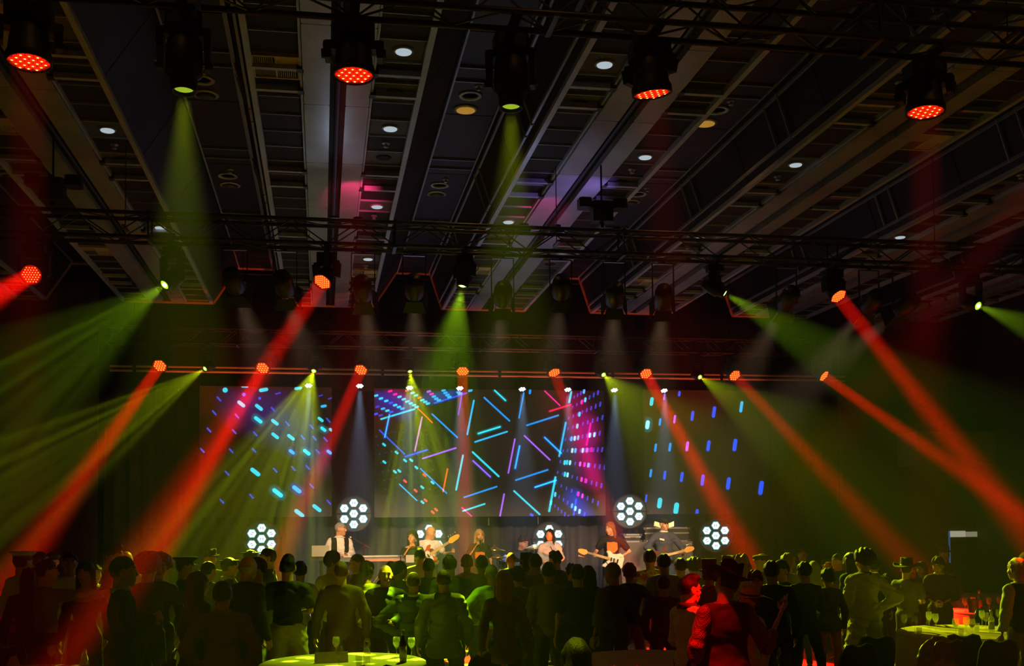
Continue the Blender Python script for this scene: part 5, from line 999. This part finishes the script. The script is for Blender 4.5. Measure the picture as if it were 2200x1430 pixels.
# keyboard, laptop, tablet
p = P(797, 1199, 20.3); t = thing('keyboard', 'grey stage keyboard on a stand in front of the keyboard player', 'keyboard', (p.x, p.y, SZ)); z = p.z-SZ
build(MB().add([(-.62, -.16, z-.05), (.62, -.16, z-.05), (.62, .16, z-.05), (-.62, .16, z-.05), (-.6, -.16, z), (.6, -.16, z), (.6, .16, z+.05), (-.6, .16, z+.05)], [(0, 3, 2, 1), (4, 5, 6, 7), (0, 1, 5, 4), (1, 2, 6, 5), (2, 3, 7, 6), (3, 0, 4, 7)], mat('keyboard_case', (.16, .17, .17), .45)), 'case', t)
kb = MB()
for i in range(36): kb.box((-.5+i*.0278, -.0, z+.028), (-.474+i*.0278, .13, z+.05), mat('ivory', (.6, .58, .52), .4))
o = build(kb, 'keys', t); build(MB().tube((-.45, -.1, 0), (.35, .1, z-.05), .018, BLACK, 6).tube((.45, -.1, 0), (-.35, .1, z-.05), .018, BLACK, 6), 'stand', t)
p = P(690, 1190, 20.5); t = thing('laptop', 'grey laptop on a stand left of the keyboard player', 'laptop', (p.x, p.y, SZ)); z = p.z-SZ
build(MB().box((-.17, -.02, z-.04), (.15, -.005, z+.16), mat('laptop_lid', (.42, .38, .33), .4)), 'lid', t); build(MB().box((-.17, -.02, z-.06), (.15, .2, z-.04), SATIN), 'base', t); build(MB().box((-.2, -.05, z-.12), (.2, .25, z-.07), SATIN).tube((0, .1, 0), (0, .1, z-.1), .03, BLACK, 8), 'stand', t)
p = P(880, 1201, 20.1); t = thing('music_stand', 'music stand with a pale tablet in front of the curly-haired singer', 'music stand', (p.x, p.y, SZ)); z = p.z-SZ
build(MB().box((-.07, -.03, z-.06), (.08, -.015, z+.08), mat('tablet_white', (.55, .5, .43), .4)), 'tablet', t); build(MB().box((-.14, -.01, z-.12), (.14, .0, z-.03), BLACK).tube((0, 0, 0), (0, 0, z-.05), .012, BLACK, 6), 'desk', t)
# drums
def cymbal(label, px, py, D, r, tilt):
    p = P(px, py, D); t = thing('cymbal', label, 'cymbal', (p.x, p.y, SZ)); z = p.z-SZ
    c = build(MB().lathe([(r, 0), (r*.3, .025), (r*.24, .05), (.01, .06)], mat('bronze', (.6, .42, .16), .28, .9), 24).lathe([(r, -.003), (.01, .015)], mat('bronze', (.6, .42, .16), .28, .9), 24), 'plate', t, (0, 0, z), tilt, smooth=True)
    build(MB().tube((0, 0, 0), (0, 0, z+.09), .012, CHROME, 8).ball((0, 0, z+.08), .022, CHROME, 8, 5), 'stand', t)
    for q in range(3): build(MB().tube((0, 0, .3), (.14*math.cos(q*2.1), .14*math.sin(q*2.1), 0), .01, CHROME, 6), 'leg', t)
cymbal('crash cymbal right of the blonde singer', 1063, 1180, 21.9, .22, (.1, .1, 0)); cymbal('ride cymbal between the drummer and the singer in the pale blouse', 1148, 1175, 22.1, .22, (.15, -.25, 0)); cymbal('hi-hat below the crash cymbal', 1070, 1197, 21.35, .17, (.05, 0, 0))
def drum(label, px, py, D, r, h, tilt, cat='drum'):
    p = P(px, py, D); t = thing('drum', label, cat, (p.x, p.y, SZ)); z = p.z-SZ
    b = build(MB().lathe([(r, -h/2), (r, h/2)], mat('drum_shell', (.03, .03, .035), .25, .2), 20), 'shell', t, (0, 0, z), tilt, smooth=True); build(MB().lathe([(r*1.03, h/2-.015), (r*1.03, h/2+.012), (r*.97, h/2+.012)], CHROME, 20).lathe([(r*1.03, -h/2-.012), (r*1.03, -h/2+.015)], CHROME, 20), 'hoop', b, smooth=True)
    build(MB().lathe([(r*.97, h/2+.004), (0, h/2+.004)], mat('drum_skin', (.5, .48, .45), .5), 20), 'drum_skin', b)
    for q in range(6): build(MB().box((r-.005, -.012, -h/2+.02), (r+.02, .012, h/2-.02), CHROME), 'lug', b, rot=(0, 0, q*pi/3))
    build(MB().tube((0, 0, 0), (0, 0, z-h/2), .015, CHROME, 8), 'stand', t)
drum('rack tom with chrome lugs left of the drummer', 1084, 1208, 21.7, .14, .2, (.4, 0, 0)); drum('floor tom with chrome lugs right of the drummer', 1136, 1216, 21.7, .17, .3, (.1, 0, 0)); drum('bass drum standing on edge below the drummer', 1108, 1225, 22.15, .25, .4, (pi/2, 0, 0))
# flight cases and amplifier behind the second guitarist
def flight_case(label, px, py, D, w_, d_, h_, z0):
    p = P(px, py, D); t = thing('flight_case', label, 'flight case', (p.x, p.y, z0)); b = MB().bbox((-w_/2, -d_/2, 0), (w_/2, d_/2, h_), SATIN, .01); build(b, 'case_body', t)
    for zz in (0, h_-.03, h_*.55): build(MB().box((-w_/2-.006, -d_/2-.006, zz), (w_/2+.006, -d_/2, zz+.03), ALU), 'edge_strip', t)
    for sx in (-1, 1):
        for zz in (0, h_-.045): build(MB().box((sx*w_/2-.03, -d_/2-.012, zz), (sx*w_/2+.03, -d_/2+.03, zz+.045), CHROME), 'corner', t)
    build(MB().box((-.06, -d_/2-.012, h_*.5), (.06, -d_/2, h_*.62), CHROME), 'latch', t)
zc = P(1425, 1160, 22.1).z
flight_case('long black flight case with silver edges behind the man in the dark cap', 1425, 1160, 22.15, .95, .5, .30, zc-.03)
flight_case('small flight case with silver latches left of the long one', 1354, 1165, 22.15, .34, .4, .17, zc-.03)
p = P(1415, 1200, 22.2); t = thing('riser_table', 'grey-draped table carrying the flight cases', 'table', (p.x-.1, p.y, SZ)); build(MB().bbox((-.85, -.35, 0), (.75, .35, zc-.03-SZ), mat('table_drape', (.11, .10, .095), .8), .03), 'drape', t)
p = P(1424, 1150, 22.1); t = thing('spare_guitar', 'spare yellow guitar lying on the flight case behind the dark cap', 'guitar', (p.x, p.y, zc+.285))
build(MB().prism([(-.23, 0), (-.2, .1), (-.08, .06), (0, .08), (.1, .05), (.22, .1), (.2, -.02), (.1, -.05), (-.1, -.05)], 0, .045, mat('yellow_lacquer', (.7, .42, .08), .3)), 'guitar_body', t, (0, -.1, .005), (pi/2-.5, 0, 0))
# ================================================================ banquet tables, chairs, tableware
CLOTH = mat('table_linen', (.56, .42, .28), .8, 0, .08, 6)
def round_table(label, px, D, r=.86, z=.75, cl=CLOTH):
    x = P(px, 1400, D).x; t = thing('round_table', label, 'table', (x, D, 0)); b = MB(); n = 48; vs = []; fs = []
    prof = [(0, z), (r*.97, z), (r, z-.012), (r+.012, z-.05)]
    b.lathe(prof[::-1], cl, n); k = len(b.v)
    for j in range(6):
        u = j/5
        for i in range(n): a = 2*pi*i/n; rr = r+.012+.05*u*(1+math.sin(a*9))+.02*u*math.sin(a*17); vs.append((rr*math.cos(a), rr*math.sin(a), z-.05-u*(z-.12)))
    for j in range(5):
        for i in range(n): fs.append((j*n+i, (j+1)*n+i, (j+1)*n+(i+1) % n, j*n+(i+1) % n))
    b.add(vs, fs, cl); build(b, 'tablecloth', t, smooth=True); build(MB().lathe([(.3, 0), (.3, .03), (.04, .06), (.04, z-.03), (.2, z-.02)], BLACK, 16), 'pedestal', t); return t
round_table('round linen-covered table at the lower left corner', 28, 11.3); round_table('round table with tent card and wine bottle, lower left of centre', 737, 11.55); round_table('round table at the bottom centre-right beside the man with glasses', 1400, 11.0)
round_table('large round table full of glasses at the lower right', 2098, 12.7, .95); round_table('round table behind the large one at the right edge', 2172, 15.6, .86); round_table('red-lit round table farthest back at the right', 2120, 18.6, .9)
CH = mat('chair_fabric', (.014, .011, .011), .8); CHF = mat('chair_frame', (.35, .33, .28), .25, .9)
def chair_tpl():
    r_ = {}
    out = [(-.21, .42), (-.215, .6), (-.21, .78), (-.17, .87), (-.10, .885), (-.05, .862), (0, .855), (.05, .862), (.10, .885), (.17, .87), (.21, .78), (.215, .6), (.21, .42)]
    vs = [(x, -.2-.12*(z-.42)/.45, z) for x, z in out]; vs += [(x, y-.05, z) for x, y, z in vs]; n = len(out)
    r_['backrest'] = MB().add(vs, [tuple(range(n)), tuple(range(2*n-1, n-1, -1))]+[(i, n+i, n+(i+1) % n, (i+1) % n) for i in range(n)], CH).mesh('backrest')
    r_['back_frame'] = MB().path([(x, -.226-.12*(z-.42)/.45, z+.004) for x, z in out], .0085, CHF, 6).mesh('back_frame', True)
    r_['hand_grip'] = MB().box((-.06, -.36, .852), (.06, -.325, .868), CHF).mesh('hand_grip')
    r_['seat'] = MB().bbox((-.22, -.22, .42), (.22, .22, .48), CH, .05).mesh('seat')
    r_['leg'] = MB().tube((0, 0, 0), (0, 0, .43), .011, CHF, 8).mesh('leg', True); return r_
CT = chair_tpl()
def chair(label, px, D, rz, x=None):
    x = P(px, 1400, D).x; t = thing('banquet_chair', label, 'chair', (x, D, 0), rz, 'banquet chairs around the tables')
    for k in ('seat', 'backrest', 'back_frame', 'hand_grip'): link(k, CT[k], t)
    for a in (-.19, .19):
        for b in (-.19, .19): link('leg', CT['leg'], t, (a, b, 0))
    return t
for lab, px, D, rz in [('black chair at the bottom left corner, back towards us', 65, 10.1, 0), ('rim-lit chair seen edge-on right of the lower left table', 285, 11.05, 1.35), ('second rim-lit chair seen edge-on, nearest the brown jacket', 298, 11.85, 1.6), ('black chair far side of the lower left table', -5, 12.5, pi),
                       ('left one of two black chairs before the table with the tent card', 690, 10.35, .06), ('right one of two black chairs before the table with the tent card', 808, 10.4, -.08), ('chair with a bright curved rim right of the tent card table', 968, 10.9, .95), ('black chair at the bottom beside the man with glasses', 1345, 9.8, -.3),
                       ('black chair in front of the man with legs apart', 1797, 10.9, .25), ('black chair in front of the pale overall', 1860, 11.6, -.12), ('black chair under the green jacket at the lower right', 1990, 11.0, .2), ('black chair between the green jacket and the right edge', 2110, 10.9, -.05), ('small black chair tucked in behind the green jacket', 2046, 11.5, -.2), ('black chair at the lower right corner', 2232, 10.8, -.3),
                       ('black chair behind the green bottle at the right', 2150, 13.95, pi-.15)]:
    chair(lab, px, D, rz)
x = P(1992, 1400, 11.0).x; t = thing('green_jacket', 'dark green padded jacket hung over a chair back', 'jacket', (x, 10.78, 0), .2)
V, Q = net([ell((0, 0, .72), (.235, .085, .2)), ell((-.17, .01, .6), (.09, .08, .26)), ell((.17, .01, .6), (.09, .08, .26)), ell((0, -.03, .6), (.23, .07, .22))], .016, k=.04, wr=.01); link('padded_shell', npmesh('padded_shell', V, Q, mats=[mat('green_nylon', (.02, .12, .03), .4, 0, .2, 12, .5, .2)]), t)
GL = glass('clear_glass', (1, 1, .95), .2); WINEM = glass('wine', (.35, .02, .03), .8); WATER = glass('water', (.9, .95, .9), .22); GRB = glass('green_bottle', (.03, .18, .06), .75); BRB = glass('dark_bottle', (.06, .05, .02), .85)
WG = MB().lathe([(.034, 0), (.033, .004), (.006, .008), (.0045, .09), (.02, .105), (.038, .14), (.04, .17), (.034, .215), (.032, .215), (.038, .17), (.036, .142), (.018, .11), (0, .105)], GL, 16).mesh('wine_glass', True)
WF = MB().lathe([(0, .107), (.018, .112), (.034, .14), (.035, .15), (0, .15)], WINEM, 12).mesh('wine', True); WF2 = MB().lathe([(0, .107), (.018, .112), (.034, .14), (.036, .155), (0, .155)], WATER, 12).mesh('wine', True)
TU = MB().lathe([(.03, 0), (.036, .11), (.034, .11), (.028, .006), (0, .006)], GL, 14).mesh('tumbler', True); TW = MB().lathe([(0, .008), (.027, .008), (.031, .07), (0, .07)], WATER, 12).mesh('water', True)
def wineglass(label, px, D, dx=0, red=False, z=.752):
    x = P(px, 1400, D).x+dx; t = thing('wine_glass', label, 'glass', (x, D, z), group='glasses on the banquet tables'); link('bowl_and_stem', WG, t); link('wine', WF if red else WF2, t)
def tumbler(label, px, D, z=.752): x = P(px, 1400, D).x; t = thing('tumbler', label, 'glass', (x, D, z), group='glasses on the banquet tables'); link('glass_wall', TU, t); link('water', TW, t)
def bottle(label, px, D, m, h=.31, r=.037, lab=None, z=.752, cap_=(.4, .35, .1)):
    x = P(px, 1400, D).x; t = thing('bottle', label, 'bottle', (x, D, z)); build(MB().lathe([(r*.9, 0), (r, .01), (r, h*.6), (r*.75, h*.68), (.014, h*.76), (.013, h*.97), (.016, h*.975), (.016, h), (0, h)], m, 18), 'bottle_glass', t, smooth=True)
    build(MB().lathe([(.0175, h*.83), (.0175, h+.003), (0, h+.004)], mat('capsule_%d' % int(cap_[0]*99), cap_, .4), 12), 'capsule', t, smooth=True)
    if lab: build(MB().lathe([(r+.001, h*.16), (r+.001, h*.5)], mat('bottle_label', lab, .7), 18), 'paper_label', t, smooth=True)
# centre table
bottle('dark wine bottle with pale label on the table before the striped polo', 866, 11.35, BRB, .33, .038, (.42, .38, .2), cap_=(.3, .28, .1)); wineglass('wine glass in front of the tent card', 728, 11.05); wineglass('wine glass left of the dark bottle', 852, 11.8); wineglass('wine glass behind the tent card', 722, 12.0, 0, True)
tumbler('bright tumbler right of the tent card', 771, 11.1); bottle('small bright water carafe on the table by the tent card', 788, 11.15, glass('carafe', (1, 1, .8), .3), .24, .036); wineglass('wine glass right of the dark bottle', 884, 11.7)
x = P(712, 1400, 11.5).x; t = thing('tent_card', 'folded white card standing on the table before the baggy trousers', 'card', (x, 11.5, .752), .1); build(MB().add([(-.17, -.04, 0), (.17, -.04, 0), (.17, 0, .11), (-.17, 0, .11), (-.17, .04, 0), (.17, .04, 0), (.17, .003, .11), (-.17, .003, .11)], [(0, 1, 2, 3), (5, 4, 7, 6), (3, 2, 6, 7)], mat('card', (.6, .5, .3), .7)), 'card_fold', t)
INK = mat('ink', (.05, .035, .02), .7)
for (a, b, c_) in ((-.11, .0, .078), (-.085, -.025, .052)): build(MB().add([(a, -.0407+c_*.364+.0, c_-.008), (b, -.0407+c_*.364, c_-.008), (b, -.0407+(c_+.014)*.364, c_+.006), (a, -.0407+(c_+.014)*.364, c_+.006)], [(0, 1, 2, 3)], INK), 'faded_lettering', t)
# left table
x = P(28, 1400, 11.5).x; t = thing('folded_napkin', 'folded napkin standing on the lower left table', 'napkin', (P(28, 1400, 11.7).x, 11.7, .752)); build(MB().add([(-.07, -.05, 0), (.07, -.05, 0), (.07, .05, 0), (-.07, .05, 0), (-.025, 0, .13), (.03, .0, .15), (0, -.03, .09)], [(0, 3, 2, 1), (0, 1, 6), (0, 6, 4), (1, 5, 6), (6, 5, 4), (1, 2, 5), (2, 3, 4, 5), (3, 0, 4)], CLOTH), 'napkin_fold', t)
wineglass('wine glass on the lower left table', 110, 11.9)
# right tables
for i, (px, D, red) in enumerate([(1944, 12.9, 0), (1967, 12.6, 1), (1998, 13.2, 0), (2012, 12.9, 0), (2055, 12.2, 0), (2078, 12.35, 0), (2090, 12.1, 1), (2112, 13.2, 0), (2120, 12.9, 1), (2148, 13.3, 0), (2180, 12.4, 0), (2194, 12.7, 0)]):
    wineglass('wine glass on the large lower right table, number %s from its left end' % ['one', 'two', 'three', 'four', 'five', 'six', 'seven', 'eight', 'nine', 'ten', 'eleven', 'twelve'][i], px, D, 0, red)
for i, (px, D) in enumerate([(1976, 12.3), (2066, 12.05), (2100, 12.6), (2160, 12.9)]): tumbler(['leftmost', 'second', 'third', 'rightmost'][i]+' tumbler on the large lower right table', px, D)
bottle('dark green bottle standing at the right end of the lower right table', 2171, 12.5, GRB, .34, .04, None, cap_=(.05, .2, .06)); bottle('clear water bottle on the lower right table', 2132, 12.45, glass('carafe', (1, 1, .8), .3), .28, .036, (.4, .4, .2))
for i, px in enumerate((2076, 2094, 2128, 2150, 2190)): wineglass('wine glass on the round table behind, number %s from the left' % ['one', 'two', 'three', 'four', 'five'][i], px, 15.4+.1*(i % 2), 0, i % 2)
t = thing('ice_bucket', 'bright ice bucket on the round table behind, at the right', 'bucket', (P(2072, 1400, 15.3).x+.15, 15.25, .752)); build(MB().lathe([(.08, 0), (.11, .2), (.115, .2), (.105, .19), (.075, .01), (0, .01)], ALU, 18), 'bucket_wall', t, smooth=True)
bottle('bottle beside the ice bucket', 2108, 15.7, GRB, .31, .038, (.5, .45, .25))
# glasses in hands
def held(label, px, py, D): p = P(px, py, D); t = thing('held_glass', label, 'glass', p); link('bowl_and_stem', WG, t); link('wine', WF2, t)
held('wine glass held by the woman facing the bald man', 556, 1292, 12.9)
